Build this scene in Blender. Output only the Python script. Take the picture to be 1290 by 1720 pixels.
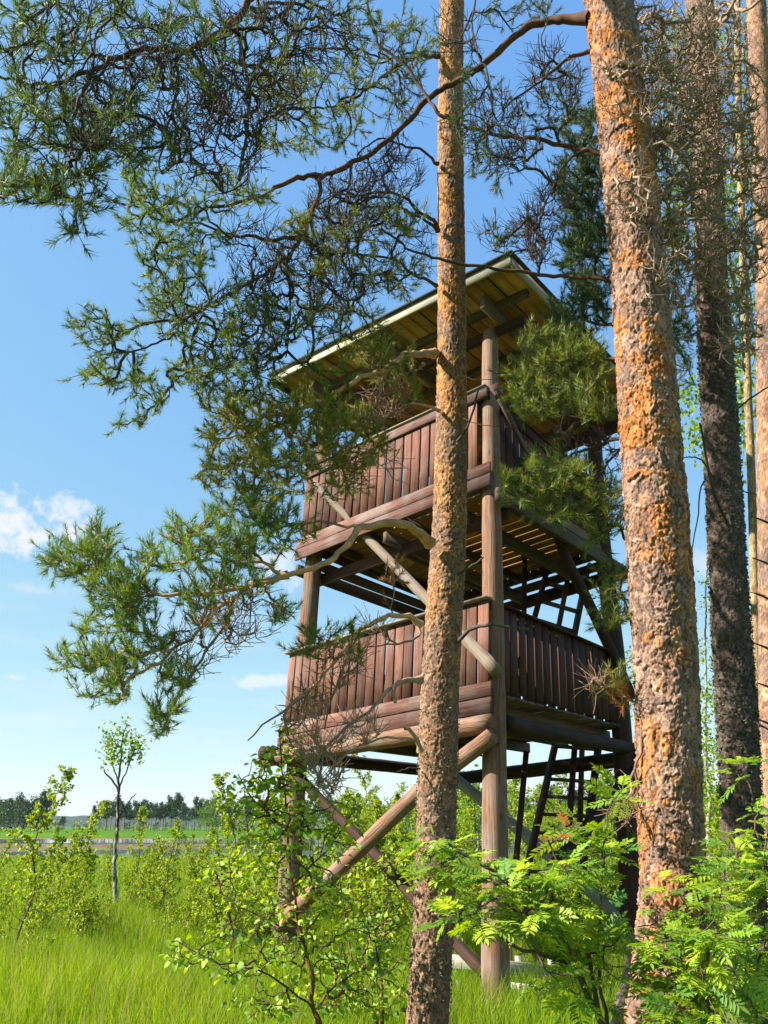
import bpy, math, random
import numpy as np
from mathutils import Vector, Matrix

for o in list(bpy.data.objects):
    bpy.data.objects.remove(o)
C = bpy.context.scene
rng = np.random.default_rng(11)
random.seed(11)

# ------------------------------------------------------------------ camera, world, sun, exposure
FOC = 1300.0          # focal length in pixels of the 1290 x 1720 photograph
PITCH = math.atan(528.0 / FOC)
EYE = 1.6
cam_d = bpy.data.cameras.new('camera')
cam = bpy.data.objects.new('camera', cam_d)
C.collection.objects.link(cam)
C.camera = cam
cam.location = (0, 0, EYE)
cam.rotation_euler = (math.pi / 2 + PITCH, 0, 0)
cam_d.sensor_fit = 'VERTICAL'
cam_d.sensor_height = 24.0
cam_d.lens = 24.0 * FOC / 1720.0
cam_d.clip_start = 0.05
cam_d.clip_end = 30000

SUN_EL = math.radians(40)
SUN_AZ = math.radians(-101)           # clockwise from +Y
SDIR = Vector((math.sin(SUN_AZ) * math.cos(SUN_EL), math.cos(SUN_AZ) * math.cos(SUN_EL), math.sin(SUN_EL)))
sun_d = bpy.data.lights.new('sun', 'SUN')
sun = bpy.data.objects.new('sun', sun_d)
C.collection.objects.link(sun)
sun_d.energy = 4.9
sun_d.angle = math.radians(0.53)
sun_d.color = (1.0, 0.94, 0.84)
sun.rotation_euler = SDIR.to_track_quat('Z', 'Y').to_euler()
sun.location = (-20, -8, 30)

C.view_settings.view_transform = 'Standard'
C.view_settings.look = 'None'
C.view_settings.gamma = 1.0
C.view_settings.exposure = 1.6
C.view_settings.use_curve_mapping = False
C.cycles.max_bounces = 6
C.cycles.transparent_max_bounces = 8
C.cycles.use_denoising = True


def cdir(px, py):
    x = (px - 645) / FOC
    y = -(py - 860) / FOC
    c, s = math.cos(PITCH), math.sin(PITCH)
    return np.array([x, c - y * s, s + y * c])


def W(px, py, Y):
    """the point of the place seen at photo pixel (px, py), Y metres ahead of the camera"""
    d = cdir(px, py)
    return np.array([0, 0, EYE]) + d * (Y / d[1])


def G(px, py, z=0.0):
    d = cdir(px, py)
    return np.array([0, 0, EYE]) + d * ((z - EYE) / d[2])


world = bpy.data.worlds.new('World')
C.world = world
world.use_nodes = True
nt = world.node_tree
nt.nodes.clear()
N = nt.nodes.new
L = nt.links.new


def wmath(op, a, b=None, clamp=False):
    m = N('ShaderNodeMath'); m.operation = op; m.use_clamp = clamp
    for i, v in enumerate((a, b)):
        if v is None: continue
        if isinstance(v, (int, float)): m.inputs[i].default_value = v
        else: L(v, m.inputs[i])
    return m.outputs[0]


sky = N('ShaderNodeTexSky')
sky.sky_type = 'NISHITA'
sky.sun_disc = False
sky.sun_elevation = SUN_EL
sky.sun_rotation = SUN_AZ % (2 * math.pi)
sky.air_density = 1.0
sky.dust_density = 0.3
sky.ozone_density = 1.0
tc = N('ShaderNodeTexCoord')
nrm = N('ShaderNodeVectorMath'); nrm.operation = 'NORMALIZE'
L(tc.outputs['Generated'], nrm.inputs[0])
DIRV = nrm.outputs[0]
nz = N('ShaderNodeTexNoise'); nz.inputs['Scale'].default_value = 26; nz.inputs['Detail'].default_value = 7; nz.inputs['Roughness'].default_value = 0.62
L(DIRV, nz.inputs['Vector'])


def cloud(px, py, a, b, lo, hi, amt):
    d = cdir(px, py); d = d / np.linalg.norm(d)
    s = N('ShaderNodeVectorMath'); s.operation = 'SUBTRACT'; L(DIRV, s.inputs[0]); s.inputs[1].default_value = tuple(d)
    m = N('ShaderNodeVectorMath'); m.operation = 'MULTIPLY'; L(s.outputs[0], m.inputs[0]); m.inputs[1].default_value = (1 / a, 1 / a, 1 / b)
    l = N('ShaderNodeVectorMath'); l.operation = 'LENGTH'; L(m.outputs[0], l.inputs[0])
    f = wmath('SUBTRACT', 1.0, l.outputs['Value'])
    f = wmath('ADD', f, wmath('MULTIPLY', wmath('SUBTRACT', nz.outputs[0], 0.5), 3.4))
    mr = N('ShaderNodeMapRange'); mr.interpolation_type = 'SMOOTHSTEP'
    L(f, mr.inputs['Value']); mr.inputs['From Min'].default_value = lo; mr.inputs['From Max'].default_value = hi
    mr.inputs['To Max'].default_value = amt
    return mr.outputs[0]


cl = cloud(45, 890, 0.085, 0.04, 0.05, 0.75, 0.95)
for args in ((110, 850, 0.03, 0.022, 0.1, 0.8, 0.8), (440, 1143, 0.05, 0.010, 0.1, 0.9, 0.75), (22, 1137, 0.014, 0.007, 0.1, 0.8, 0.6),
             (300, 1240, 0.05, 0.01, 0.1, 1.2, 0.35), (30, 985, 0.07, 0.012, 0.0, 1.3, 0.4), (465, 950, 0.045, 0.03, 0.1, 0.8, 0.7),
             (1010, 1310, 0.10, 0.03, 0.1, 1.0, 0.6), (620, 1290, 0.05, 0.02, 0.1, 1.0, 0.5), (420, 1290, 0.09, 0.014, 0.1, 1.2, 0.3),
             (1190, 950, 0.05, 0.03, 0.1, 1.1, 0.5)):
    cl = wmath('MAXIMUM', cl, cloud(*args))
# thin streaks low in the sky, all round
mp = N('ShaderNodeMapping'); mp.inputs['Scale'].default_value = (3, 3, 26); L(DIRV, mp.inputs['Vector'])
n2 = N('ShaderNodeTexNoise'); n2.inputs['Scale'].default_value = 1.6; n2.inputs['Detail'].default_value = 6; L(mp.outputs[0], n2.inputs['Vector'])
r2 = N('ShaderNodeMapRange'); L(n2.outputs[0], r2.inputs['Value']); r2.inputs['From Min'].default_value = 0.48; r2.inputs['From Max'].default_value = 0.75; r2.inputs['To Max'].default_value = 0.5
sx = N('ShaderNodeSeparateXYZ'); L(DIRV, sx.inputs[0])
e1 = N('ShaderNodeMapRange'); L(sx.outputs[2], e1.inputs['Value']); e1.inputs['From Min'].default_value = 0.34; e1.inputs['From Max'].default_value = 0.06
st = wmath('MULTIPLY', r2.outputs[0], e1.outputs[0])
cl = wmath('MAXIMUM', cl, st)
# colour response of the photograph: a deep azure sky whose blue stays even down to the horizon
sp = N('ShaderNodeSeparateColor'); L(sky.outputs[0], sp.inputs[0])
cb = N('ShaderNodeCombineColor')
for k_, (g_, a_) in enumerate(((0.75, 1.45), (0.52, 2.5), (0.10, 5.35))):
    L(wmath('MULTIPLY', wmath('POWER', sp.outputs[k_], g_), a_), cb.inputs[k_])
mix = N('ShaderNodeMix'); mix.data_type = 'RGBA'
L(cl, mix.inputs[0]); L(cb.outputs[0], mix.inputs[6]); mix.inputs[7].default_value = (6.0, 6.3, 6.6, 1)
bg = N('ShaderNodeBackground'); bg.inputs['Strength'].default_value = 0.05
L(mix.outputs[2], bg.inputs['Color'])
wo = N('ShaderNodeOutputWorld'); L(bg.outputs[0], wo.inputs[0])

# ------------------------------------------------------------------ materials
MATS = {}


def new_mat(name):
    m = bpy.data.materials.new(name); m.use_nodes = True
    m.node_tree.nodes.clear()
    MATS[name] = m
    return m, m.node_tree.nodes.new, m.node_tree.links.new


def ramp(Nn, stops):
    r = Nn('ShaderNodeValToRGB')
    e = r.color_ramp.elements
    while len(e) < len(stops): e.new(0.5)
    for k, (p, c) in enumerate(stops):
        e[k].position = p; e[k].color = (c[0], c[1], c[2], 1)
    return r


def wood(name, dark, mid, light, grey=(0.30, 0.28, 0.25), greyamt=0.35, bump=0.5, rough=0.8):
    m, Nn, Ln = new_mat(name)
    dark, mid, light, grey = (tuple(c * .68 for c in q) for q in (dark, mid, light, grey))
    uv = Nn('ShaderNodeUVMap'); oi = Nn('ShaderNodeObjectInfo')
    add = Nn('ShaderNodeVectorMath'); add.operation = 'ADD'
    sc = Nn('ShaderNodeVectorMath'); sc.operation = 'SCALE'; Ln(oi.outputs['Random'], sc.inputs[0]); sc.inputs['Scale'].default_value = 37.0
    Ln(uv.outputs[0], add.inputs[0]); Ln(sc.outputs[0], add.inputs[1])
    mp = Nn('ShaderNodeMapping'); mp.inputs['Scale'].default_value = (2.2, 48, 1); Ln(add.outputs[0], mp.inputs['Vector'])
    n = Nn('ShaderNodeTexNoise'); n.inputs['Scale'].default_value = 1.0; n.inputs['Detail'].default_value = 8; n.inputs['Roughness'].default_value = 0.65; n.inputs['Distortion'].default_value = 0.6
    Ln(mp.outputs[0], n.inputs['Vector'])
    r = ramp(Nn, [(0.25, dark), (0.48, mid), (0.72, light)]); Ln(n.outputs[0], r.inputs[0])
    # knots
    mk_ = Nn('ShaderNodeMapping'); mk_.inputs['Scale'].default_value = (2.2, 7, 1); Ln(add.outputs[0], mk_.inputs['Vector'])
    v = Nn('ShaderNodeTexVoronoi'); v.inputs['Scale'].default_value = 1.0; Ln(mk_.outputs[0], v.inputs['Vector'])
    kr = Nn('ShaderNodeMapRange'); Ln(v.outputs['Distance'], kr.inputs['Value']); kr.inputs['From Min'].default_value = 0.05; kr.inputs['From Max'].default_value = 0.13; kr.inputs['To Min'].default_value = 0.75; kr.inputs['To Max'].default_value = 0.0
    mx = Nn('ShaderNodeMix'); mx.data_type = 'RGBA'; Ln(kr.outputs[0], mx.inputs[0]); Ln(r.outputs[0], mx.inputs[6]); mx.inputs[7].default_value = (dark[0] * .5, dark[1] * .5, dark[2] * .5, 1)
    # weathering to grey in blotches
    g = Nn('ShaderNodeTexNoise'); g.inputs['Scale'].default_value = 3.1; g.inputs['Detail'].default_value = 5
    geo = Nn('ShaderNodeNewGeometry'); Ln(geo.outputs['Position'], g.inputs['Vector'])
    gr = Nn('ShaderNodeMapRange'); Ln(g.outputs[0], gr.inputs['Value']); gr.inputs['From Min'].default_value = 0.45; gr.inputs['From Max'].default_value = 0.72; gr.inputs['To Max'].default_value = greyamt
    mg = Nn('ShaderNodeMix'); mg.data_type = 'RGBA'; Ln(gr.outputs[0], mg.inputs[0]); Ln(mx.outputs[2], mg.inputs[6]); mg.inputs[7].default_value = (*grey, 1)
    hv = Nn('ShaderNodeHueSaturation'); Ln(mg.outputs[2], hv.inputs['Color'])
    vr = Nn('ShaderNodeMapRange'); Ln(oi.outputs['Random'], vr.inputs['Value']); vr.inputs['To Min'].default_value = 0.6; vr.inputs['To Max'].default_value = 1.35
    Ln(vr.outputs[0], hv.inputs['Value'])
    b = Nn('ShaderNodeBump'); b.inputs['Strength'].default_value = bump; b.inputs['Distance'].default_value = 0.012; Ln(n.outputs[0], b.inputs['Height'])
    p = Nn('ShaderNodeBsdfPrincipled'); p.inputs['Roughness'].default_value = rough; p.inputs['Specular IOR Level'].default_value = 0.25
    Ln(hv.outputs[0], p.inputs['Base Color']); Ln(b.outputs[0], p.inputs['Normal'])
    o = Nn('ShaderNodeOutputMaterial'); Ln(p.outputs[0], o.inputs[0])
    return m


M_RED = wood('shade_dark_red_brown_stained_wood', (0.02, 0.008, 0.006), (0.075, 0.027, 0.018), (0.15, 0.06, 0.04), grey=(0.13, 0.11, 0.09), greyamt=0.25)  # red-brown stain, darkened to put shade into the side and back railings
M_SLAT = wood('lit_face_red_brown_wood', (0.03, 0.011, 0.008), (0.15, 0.056, 0.034), (0.27, 0.125, 0.08), grey=(0.22, 0.17, 0.14), greyamt=0.45)  # lit copy of the red wood, kept lighter for the sunny front slats
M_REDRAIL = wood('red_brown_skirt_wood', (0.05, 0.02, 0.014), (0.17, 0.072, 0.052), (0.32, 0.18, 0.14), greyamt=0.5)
M_DARK = wood('shade_darkened_wood', (0.012, 0.006, 0.004), (0.045, 0.020, 0.013), (0.09, 0.045, 0.03), grey=(0.08, 0.065, 0.05), greyamt=0.3)  # red wood darkened further; shade painted into rear posts, braces, side timbers
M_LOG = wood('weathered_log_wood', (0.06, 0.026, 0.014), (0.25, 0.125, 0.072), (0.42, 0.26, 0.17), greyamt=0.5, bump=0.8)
M_PALE = wood('pale_weathered_wood', (0.17, 0.13, 0.10), (0.42, 0.32, 0.24), (0.55, 0.46, 0.36), grey=(0.4, 0.38, 0.33), greyamt=0.5)
M_YEL = wood('unpainted_yellow_pine_board', (0.14, 0.055, 0.012), (0.50, 0.23, 0.05), (0.68, 0.36, 0.09), grey=(0.16, 0.09, 0.04), greyamt=0.55)
M_GREY = wood('grey_weathered_joist', (0.05, 0.027, 0.018), (0.14, 0.085, 0.055), (0.24, 0.155, 0.11), grey=(0.18, 0.14, 0.10), greyamt=0.5)
M_EAVE = wood('algae_white_eave_board', (0.25, 0.215, 0.155), (0.48, 0.42, 0.32), (0.64, 0.58, 0.46), grey=(0.3, 0.27, 0.17), greyamt=0.7)
M_SILVER = wood('silver_grey_board', (0.3, 0.29, 0.25), (0.55, 0.52, 0.46), (0.7, 0.67, 0.6), grey=(0.5, 0.5, 0.45), greyamt=0.3)


def simple(name, col, rough=0.9, nscale=30, namt=0.4, bump=0.3, spec=0.2, coord='Object'):
    m, Nn, Ln = new_mat(name)
    t = Nn('ShaderNodeTexCoord'); n = Nn('ShaderNodeTexNoise'); n.inputs['Scale'].default_value = nscale; n.inputs['Detail'].default_value = 7
    Ln(t.outputs[coord], n.inputs['Vector'])
    r = ramp(Nn, [(0.3, tuple(c * (1 - namt) for c in col)), (0.7, tuple(c * (1 + namt) for c in col))]); Ln(n.outputs[0], r.inputs[0])
    b = Nn('ShaderNodeBump'); b.inputs['Strength'].default_value = bump; b.inputs['Distance'].default_value = 0.01; Ln(n.outputs[0], b.inputs['Height'])
    p = Nn('ShaderNodeBsdfPrincipled'); p.inputs['Roughness'].default_value = rough; p.inputs['Specular IOR Level'].default_value = spec
    Ln(r.outputs[0], p.inputs['Base Color']); Ln(b.outputs[0], p.inputs['Normal'])
    o = Nn('ShaderNodeOutputMaterial'); Ln(p.outputs[0], o.inputs[0])
    return m


def attr_mat(name, rough=0.85, nscale=60, namt=0.35, bump=0.5, dist=0.004, trans=0.0, spec=0.2, val=.8):
    """colour from the 'Col' attribute (the thing's own colour, piece by piece)"""
    m, Nn, Ln = new_mat(name)
    a = Nn('ShaderNodeAttribute'); a.attribute_name = 'Col'
    t = Nn('ShaderNodeTexCoord'); n = Nn('ShaderNodeTexNoise'); n.inputs['Scale'].default_value = nscale; n.inputs['Detail'].default_value = 6
    Ln(t.outputs['Object'], n.inputs['Vector'])
    hv = Nn('ShaderNodeHueSaturation'); Ln(a.outputs['Color'], hv.inputs['Color'])
    mr = Nn('ShaderNodeMapRange'); Ln(n.outputs[0], mr.inputs['Value']); mr.inputs['From Min'].default_value = 0.25; mr.inputs['From Max'].default_value = 0.75
    mr.inputs['To Min'].default_value = (1 - namt) * val; mr.inputs['To Max'].default_value = (1 + namt) * val
    Ln(mr.outputs[0], hv.inputs['Value'])
    o = Nn('ShaderNodeOutputMaterial')
    p = Nn('ShaderNodeBsdfPrincipled'); p.inputs['Roughness'].default_value = rough; p.inputs['Specular IOR Level'].default_value = spec
    Ln(hv.outputs[0], p.inputs['Base Color'])
    if bump:
        b = Nn('ShaderNodeBump'); b.inputs['Strength'].default_value = bump; b.inputs['Distance'].default_value = dist
        Ln(n.outputs[0], b.inputs['Height']); Ln(b.outputs[0], p.inputs['Normal'])
    if trans:
        tr = Nn('ShaderNodeBsdfTranslucent')
        h2 = Nn('ShaderNodeHueSaturation'); Ln(hv.outputs[0], h2.inputs['Color']); h2.inputs['Hue'].default_value = 0.485; h2.inputs['Value'].default_value = 1.5; h2.inputs['Saturation'].default_value = 1.1
        Ln(h2.outputs[0], tr.inputs['Color'])
        mx = Nn('ShaderNodeMixShader'); mx.inputs[0].default_value = trans
        Ln(p.outputs[0], mx.inputs[1]); Ln(tr.outputs[0], mx.inputs[2]); Ln(mx.outputs[0], o.inputs[0])
    else:
        Ln(p.outputs[0], o.inputs[0])
    return m


M_BARK = attr_mat('pine_bark', val=.5, rough=0.9, nscale=70, namt=0.4, bump=0.7, dist=0.004)
M_TWIG = attr_mat('twig_bark', val=.55, rough=0.9, nscale=90, namt=0.35, bump=0.4, dist=0.002)
M_NEED = attr_mat('pine_needles', val=.72, rough=0.55, nscale=3, namt=0.2, bump=0, trans=0.25, spec=0.35)
M_LEAF = attr_mat('birch_leaves', val=.72, rough=0.5, nscale=14, namt=0.15, bump=0, trans=0.42, spec=0.35)
M_GRASS = attr_mat('sedge_blades', val=.72, rough=0.6, nscale=2, namt=0.25, bump=0, trans=0.4, spec=0.25)
M_LICH = attr_mat('grey_green_lichen', val=.6, rough=0.95, nscale=80, namt=0.3, bump=0.4)
M_FELT = simple('dark_roofing_felt', (0.04, 0.038, 0.035), nscale=60)


def leaf_obj_mat(name, base, hue_rng):
    m, Nn, Ln = new_mat(name)
    oi = Nn('ShaderNodeObjectInfo')
    r = ramp(Nn, [(0.0, hue_rng[0]), (0.5, base), (1.0, hue_rng[1])]); Ln(oi.outputs['Random'], r.inputs[0])
    t = Nn('ShaderNodeTexCoord'); n = Nn('ShaderNodeTexNoise'); n.inputs['Scale'].default_value = 60; Ln(t.outputs['Object'], n.inputs['Vector'])
    hv = Nn('ShaderNodeHueSaturation'); Ln(r.outputs[0], hv.inputs['Color'])
    mr = Nn('ShaderNodeMapRange'); Ln(n.outputs[0], mr.inputs['Value']); mr.inputs['To Min'].default_value = 0.55; mr.inputs['To Max'].default_value = 1.05; Ln(mr.outputs[0], hv.inputs['Value'])
    p = Nn('ShaderNodeBsdfPrincipled'); p.inputs['Roughness'].default_value = 0.5; p.inputs['Specular IOR Level'].default_value = 0.35
    Ln(hv.outputs[0], p.inputs['Base Color'])
    tr = Nn('ShaderNodeBsdfTranslucent'); h2 = Nn('ShaderNodeHueSaturation'); Ln(hv.outputs[0], h2.inputs['Color']); h2.inputs['Hue'].default_value = 0.485; h2.inputs['Value'].default_value = 1.6
    Ln(h2.outputs[0], tr.inputs['Color'])
    mx = Nn('ShaderNodeMixShader'); mx.inputs[0].default_value = 0.42; Ln(p.outputs[0], mx.inputs[1]); Ln(tr.outputs[0], mx.inputs[2])
    o = Nn('ShaderNodeOutputMaterial'); Ln(mx.outputs[0], o.inputs[0])
    return m


M_ROWAN = leaf_obj_mat('rowan_leaf', (0.25, 0.41, 0.025), ((0.08, 0.22, 0.04), (0.46, 0.57, 0.03)))
M_ROWAN_RED = leaf_obj_mat('young_reddish_rowan_leaf', (0.5, 0.17, 0.03), ((0.5, 0.12, 0.03), (0.45, 0.3, 0.05)))
M_BLEAF = leaf_obj_mat('birch_leaf', (0.24, 0.40, 0.025), ((0.09, 0.21, 0.03), (0.44, 0.58, 0.04)))


# ------------------------------------------------------------------ mesh helpers
def mk(name, V, F, mat, parent=None, origin=(0, 0, 0), col=None, uv=None, smooth=False, kind=None):
    """V (n,3); F (m,k) or a list of such blocks; col (n,3) per-vertex colour of the thing itself"""
    V = np.asarray(V, dtype=np.float32) - np.asarray(origin, dtype=np.float32)
    blocks = F if isinstance(F, list) else [F]
    me = bpy.data.meshes.new(name)
    me.vertices.add(len(V)); me.vertices.foreach_set('co', V.ravel())
    loops = np.concatenate([b.ravel() for b in blocks]).astype(np.int32)
    tot = np.concatenate([np.full(len(b), b.shape[1], dtype=np.int32) for b in blocks])
    start = np.concatenate([[0], np.cumsum(tot)[:-1]]).astype(np.int32)
    me.loops.add(len(loops)); me.loops.foreach_set('vertex_index', loops)
    me.polygons.add(len(tot)); me.polygons.foreach_set('loop_start', start)
    if smooth: me.polygons.foreach_set('use_smooth', np.ones(len(tot), dtype=bool))
    if uv is not None:
        u = me.uv_layers.new(name='UVMap'); u.data.foreach_set('uv', np.asarray(uv, dtype=np.float32)[loops].ravel())
    if col is not None:
        a = me.attributes.new('Col', 'FLOAT_COLOR', 'POINT')
        c = np.ones((len(V), 4), dtype=np.float32); c[:, :3] = col; a.data.foreach_set('color', c.ravel())
    me.update(calc_edges=True)
    me.materials.append(mat)
    o = bpy.data.objects.new(name, me); C.collection.objects.link(o)
    if parent is not None: o.parent = parent
    if kind: o['kind'] = kind
    return o


def thing(name, loc, label, cat, group=None):
    o = bpy.data.objects.new(name, None); o.empty_display_size = 0.1
    C.collection.objects.link(o); o.location = tuple(float(v) for v in loc)
    o['label'] = label; o['category'] = cat
    if group: o['group'] = group
    return o


def nv(v):
    v = np.asarray(v, dtype=float)
    return v / (np.linalg.norm(v, axis=-1, keepdims=True) + 1e-12)


def catmull(pts, n):
    P = np.asarray(pts, dtype=float)
    P = np.vstack([2 * P[0] - P[1], P, 2 * P[-1] - P[-2]])
    k = len(P) - 3
    t = np.linspace(0, k, n); i = np.minimum(t.astype(int), k - 1); f = (t - i)[:, None]
    a, b, c, d = P[i], P[i + 1], P[i + 2], P[i + 3]
    return 0.5 * (2 * b + (c - a) * f + (2 * a - 5 * b + 4 * c - d) * f ** 2 + (3 * b - a - 3 * c + d) * f ** 3)


def frames(P):
    """P (n,k,3) -> two normals (n,k,3)"""
    T = np.gradient(P, axis=1) if P.shape[1] > 1 else P
    T = nv(T)
    ref = np.where(np.abs(T[..., 2:3]) > 0.9, np.array([1.0, 0, 0]), np.array([0, 0, 1.0]))
    A = nv(np.cross(T, ref)); B = np.cross(T, A)
    return T, A, B


def tubes(P, R, sides=4):
    """P (n,k,3), R (n,k) -> V, F of n tubes"""
    n, k, _ = P.shape
    T, A, B = frames(P)
    # keep frames coherent along each tube
    for j in range(1, k):
        a = A[:, j - 1] - T[:, j] * (A[:, j - 1] * T[:, j]).sum(-1, keepdims=True)
        A[:, j] = nv(a); B[:, j] = np.cross(T[:, j], A[:, j])
    ang = np.arange(sides) * 2 * math.pi / sides
    V = P[:, :, None, :] + R[:, :, None, None] * (np.cos(ang)[None, None, :, None] * A[:, :, None, :] + np.sin(ang)[None, None, :, None] * B[:, :, None, :])
    idx = np.arange(n * k * sides).reshape(n, k, sides)
    a = idx[:, :-1, :]; b = idx[:, 1:, :]
    F = np.stack([a, np.roll(a, -1, 2), np.roll(b, -1, 2), b], -1).reshape(-1, 4)
    return V.reshape(-1, 3), F


class Acc:
    def __init__(s): s.V = []; s.F = {3: [], 4: []}; s.Cc = []; s.n = 0
    def add(s, V, F, col):
        V = np.asarray(V).reshape(-1, 3)
        s.V.append(V); s.F[F.shape[1]].append(F + s.n); s.n += len(V)
        col = np.asarray(col, dtype=float)
        s.Cc.append(np.broadcast_to(col, (len(V), 3)) if col.ndim < 2 else col)
    def build(s, name, mat, parent=None, origin=(0, 0, 0), smooth=False, kind=None):
        if not s.V: return None
        F = [np.vstack(s.F[k]) for k in (3, 4) if s.F[k]]
        return mk(name, np.vstack(s.V), F, mat, parent, origin, col=np.vstack(s.Cc), smooth=smooth, kind=kind)


# ------------------------------------------------------------------ the setting
def strip(name, near, far, half, mat, z, wob=0.0, seed=0, x0=None, x1=None):
    r = np.random.default_rng(seed)
    x0 = -half if x0 is None else x0; x1 = half if x1 is None else x1
    xs = np.linspace(x0, x1, 160)
    def w():
        return sum(np.sin(xs * f + r.uniform(0, 6.3)) * a for f, a in ((0.02, 1.0), (0.07, 0.6), (0.19, 0.35), (0.5, 0.2), (1.1, 0.12)))
    edge = np.minimum(1, np.minimum(xs - x0, x1 - xs) / 12.0)
    mid = (near + far) / 2
    yn = mid + (near - mid) * edge ** .5 + w() * wob * edge; yf = mid + (far - mid) * edge ** .5 + w() * wob * edge
    V = np.vstack([np.c_[xs, yn, np.full(160, z)], np.c_[xs, yf, np.full(160, z)]])
    i = np.arange(159)
    F = np.c_[i, i + 1, i + 161, i + 160]
    o = mk(name, V, F, mat); o['kind'] = 'structure'
    return o


def ground_mat(name, c1, c2, c3, s1=0.15, s2=6.0):
    m, Nn, Ln = new_mat(name)
    t = Nn('ShaderNodeNewGeometry')
    n = Nn('ShaderNodeTexNoise'); n.inputs['Scale'].default_value = s1; n.inputs['Detail'].default_value = 8; n.inputs['Roughness'].default_value = 0.6; Ln(t.outputs['Position'], n.inputs['Vector'])
    n2 = Nn('ShaderNodeTexNoise'); n2.inputs['Scale'].default_value = s2; n2.inputs['Detail'].default_value = 6; Ln(t.outputs['Position'], n2.inputs['Vector'])
    r = ramp(Nn, [(0.35, c1), (0.5, c2), (0.65, c3)]); Ln(n.outputs[0], r.inputs[0])
    hv = Nn('ShaderNodeHueSaturation'); Ln(r.outputs[0], hv.inputs['Color'])
    mr = Nn('ShaderNodeMapRange'); Ln(n2.outputs[0], mr.inputs['Value']); mr.inputs['From Min'].default_value = 0.3; mr.inputs['From Max'].default_value = 0.7; mr.inputs['To Min'].default_value = 0.42; mr.inputs['To Max'].default_value = 0.95
    Ln(mr.outputs[0], hv.inputs['Value'])
    b = Nn('ShaderNodeBump'); b.inputs['Strength'].default_value = 0.8; b.inputs['Distance'].default_value = 0.1; Ln(n2.outputs[0], b.inputs['Height'])
    p = Nn('ShaderNodeBsdfPrincipled'); p.inputs['Roughness'].default_value = 1.0; p.inputs['Specular IOR Level'].default_value = 0.05
    Ln(hv.outputs[0], p.inputs['Base Color']); Ln(b.outputs[0], p.inputs['Normal'])
    o = Nn('ShaderNodeOutputMaterial'); Ln(p.outputs[0], o.inputs[0])
    return m


M_GND = ground_mat('boggy_ground', (0.05, 0.08, 0.012), (0.09, 0.17, 0.012), (0.13, 0.2, 0.02))
M_FIELD = ground_mat('far_green_meadow', (0.06, 0.16, 0.006), (0.075, 0.19, 0.008), (0.1, 0.21, 0.01), 0.02, 0.4)
M_MUD = ground_mat('brown_mud', (0.10, 0.075, 0.05), (0.17, 0.13, 0.08), (0.16, 0.17, 0.07), 0.1, 0.8)
M_REED = ground_mat('straw_brown_reeds', (0.17, 0.13, 0.06), (0.22, 0.16, 0.08), (0.17, 0.18, 0.07), 0.05, 0.8)
m, Nn, Ln = new_mat('lake_surface')
p = Nn('ShaderNodeBsdfPrincipled'); p.inputs['Base Color'].default_value = (0.10, 0.12, 0.13, 1); p.inputs['Roughness'].default_value = 0.05; p.inputs['IOR'].default_value = 1.33
t = Nn('ShaderNodeNewGeometry'); n = Nn('ShaderNodeTexNoise'); n.inputs['Scale'].default_value = 3.0; n.inputs['Detail'].default_value = 3; Ln(t.outputs['Position'], n.inputs['Vector'])
b = Nn('ShaderNodeBump'); b.inputs['Strength'].default_value = 0.05; b.inputs['Distance'].default_value = 0.02; Ln(n.outputs[0], b.inputs['Height']); Ln(b.outputs[0], p.inputs['Normal'])
o = Nn('ShaderNodeOutputMaterial'); Ln(p.outputs[0], o.inputs[0])
M_WATER = m

gx = np.array([-6000, -600, -80, 0, 80, 600, 6000.0]); gy = np.array([-3000, -100, 0, 60, 400, 1500, 9000.0])
XX, YY = np.meshgrid(gx, gy); V = np.c_[XX.ravel(), YY.ravel(), np.zeros(49)]
i, j = np.meshgrid(np.arange(6), np.arange(6)); q = (j * 7 + i).ravel()
g = mk('ground', V, np.c_[q, q + 1, q + 8, q + 7], M_GND); g['kind'] = 'structure'
strip('meadow', 127, 1400, 1200, M_FIELD, 0.02, 1.5, 1)
strip('reed_bank', 108, 127, 900, M_REED, 0.03, 1.2, 2)
strip('mud_flat', 45, 112, 300, M_MUD, 0.01, 2.0, 3)
strip('lake_water', 46, 62, 200, M_WATER, 0.04, 1.3, 4, -25, 60)
strip('lake_water', 67, 77, 200, M_WATER, 0.04, 1.5, 5, -16, 50)
strip('lake_water', 84, 109, 200, M_WATER, 0.045, 2.0, 6, -160, 200)

# far wooded ridge beyond the meadow
r_ = np.random.default_rng(5)
xs = np.linspace(-3600, 3600, 500)
def ridge(name, dist, h0, col1, col2, seed):
    r = np.random.default_rng(seed)
    hh = h0 * (1 + 0.25 * np.sin(xs / 700 + r.uniform(0, 6)) + 0.15 * np.sin(xs / 260 + r.uniform(0, 6))) + r.normal(0, h0 * 0.05, 500)
    ys = dist + 120 * np.sin(xs / 900)
    V = np.vstack([np.c_[xs, ys, np.full(500, -2.0)], np.c_[xs, ys + 60, hh * .8], np.c_[xs, ys + 200, hh], np.c_[xs, ys + 900, hh * .6], np.c_[xs, ys + 1100, np.full(500, -2.0)]])
    i = np.arange(499)
    F = np.vstack([np.c_[i + 500 * k, i + 1 + 500 * k, i + 501 + 500 * k, i + 500 + 500 * k] for k in range(4)])
    o = mk(name, V, F, ground_mat(name + '_cover', col1, col2, col1, 0.01, 0.08)); o['kind'] = 'structure'
ridge('far_forest_ridge', 2400, 42, (0.02, 0.04, 0.02), (0.03, 0.055, 0.022), 3)


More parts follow.
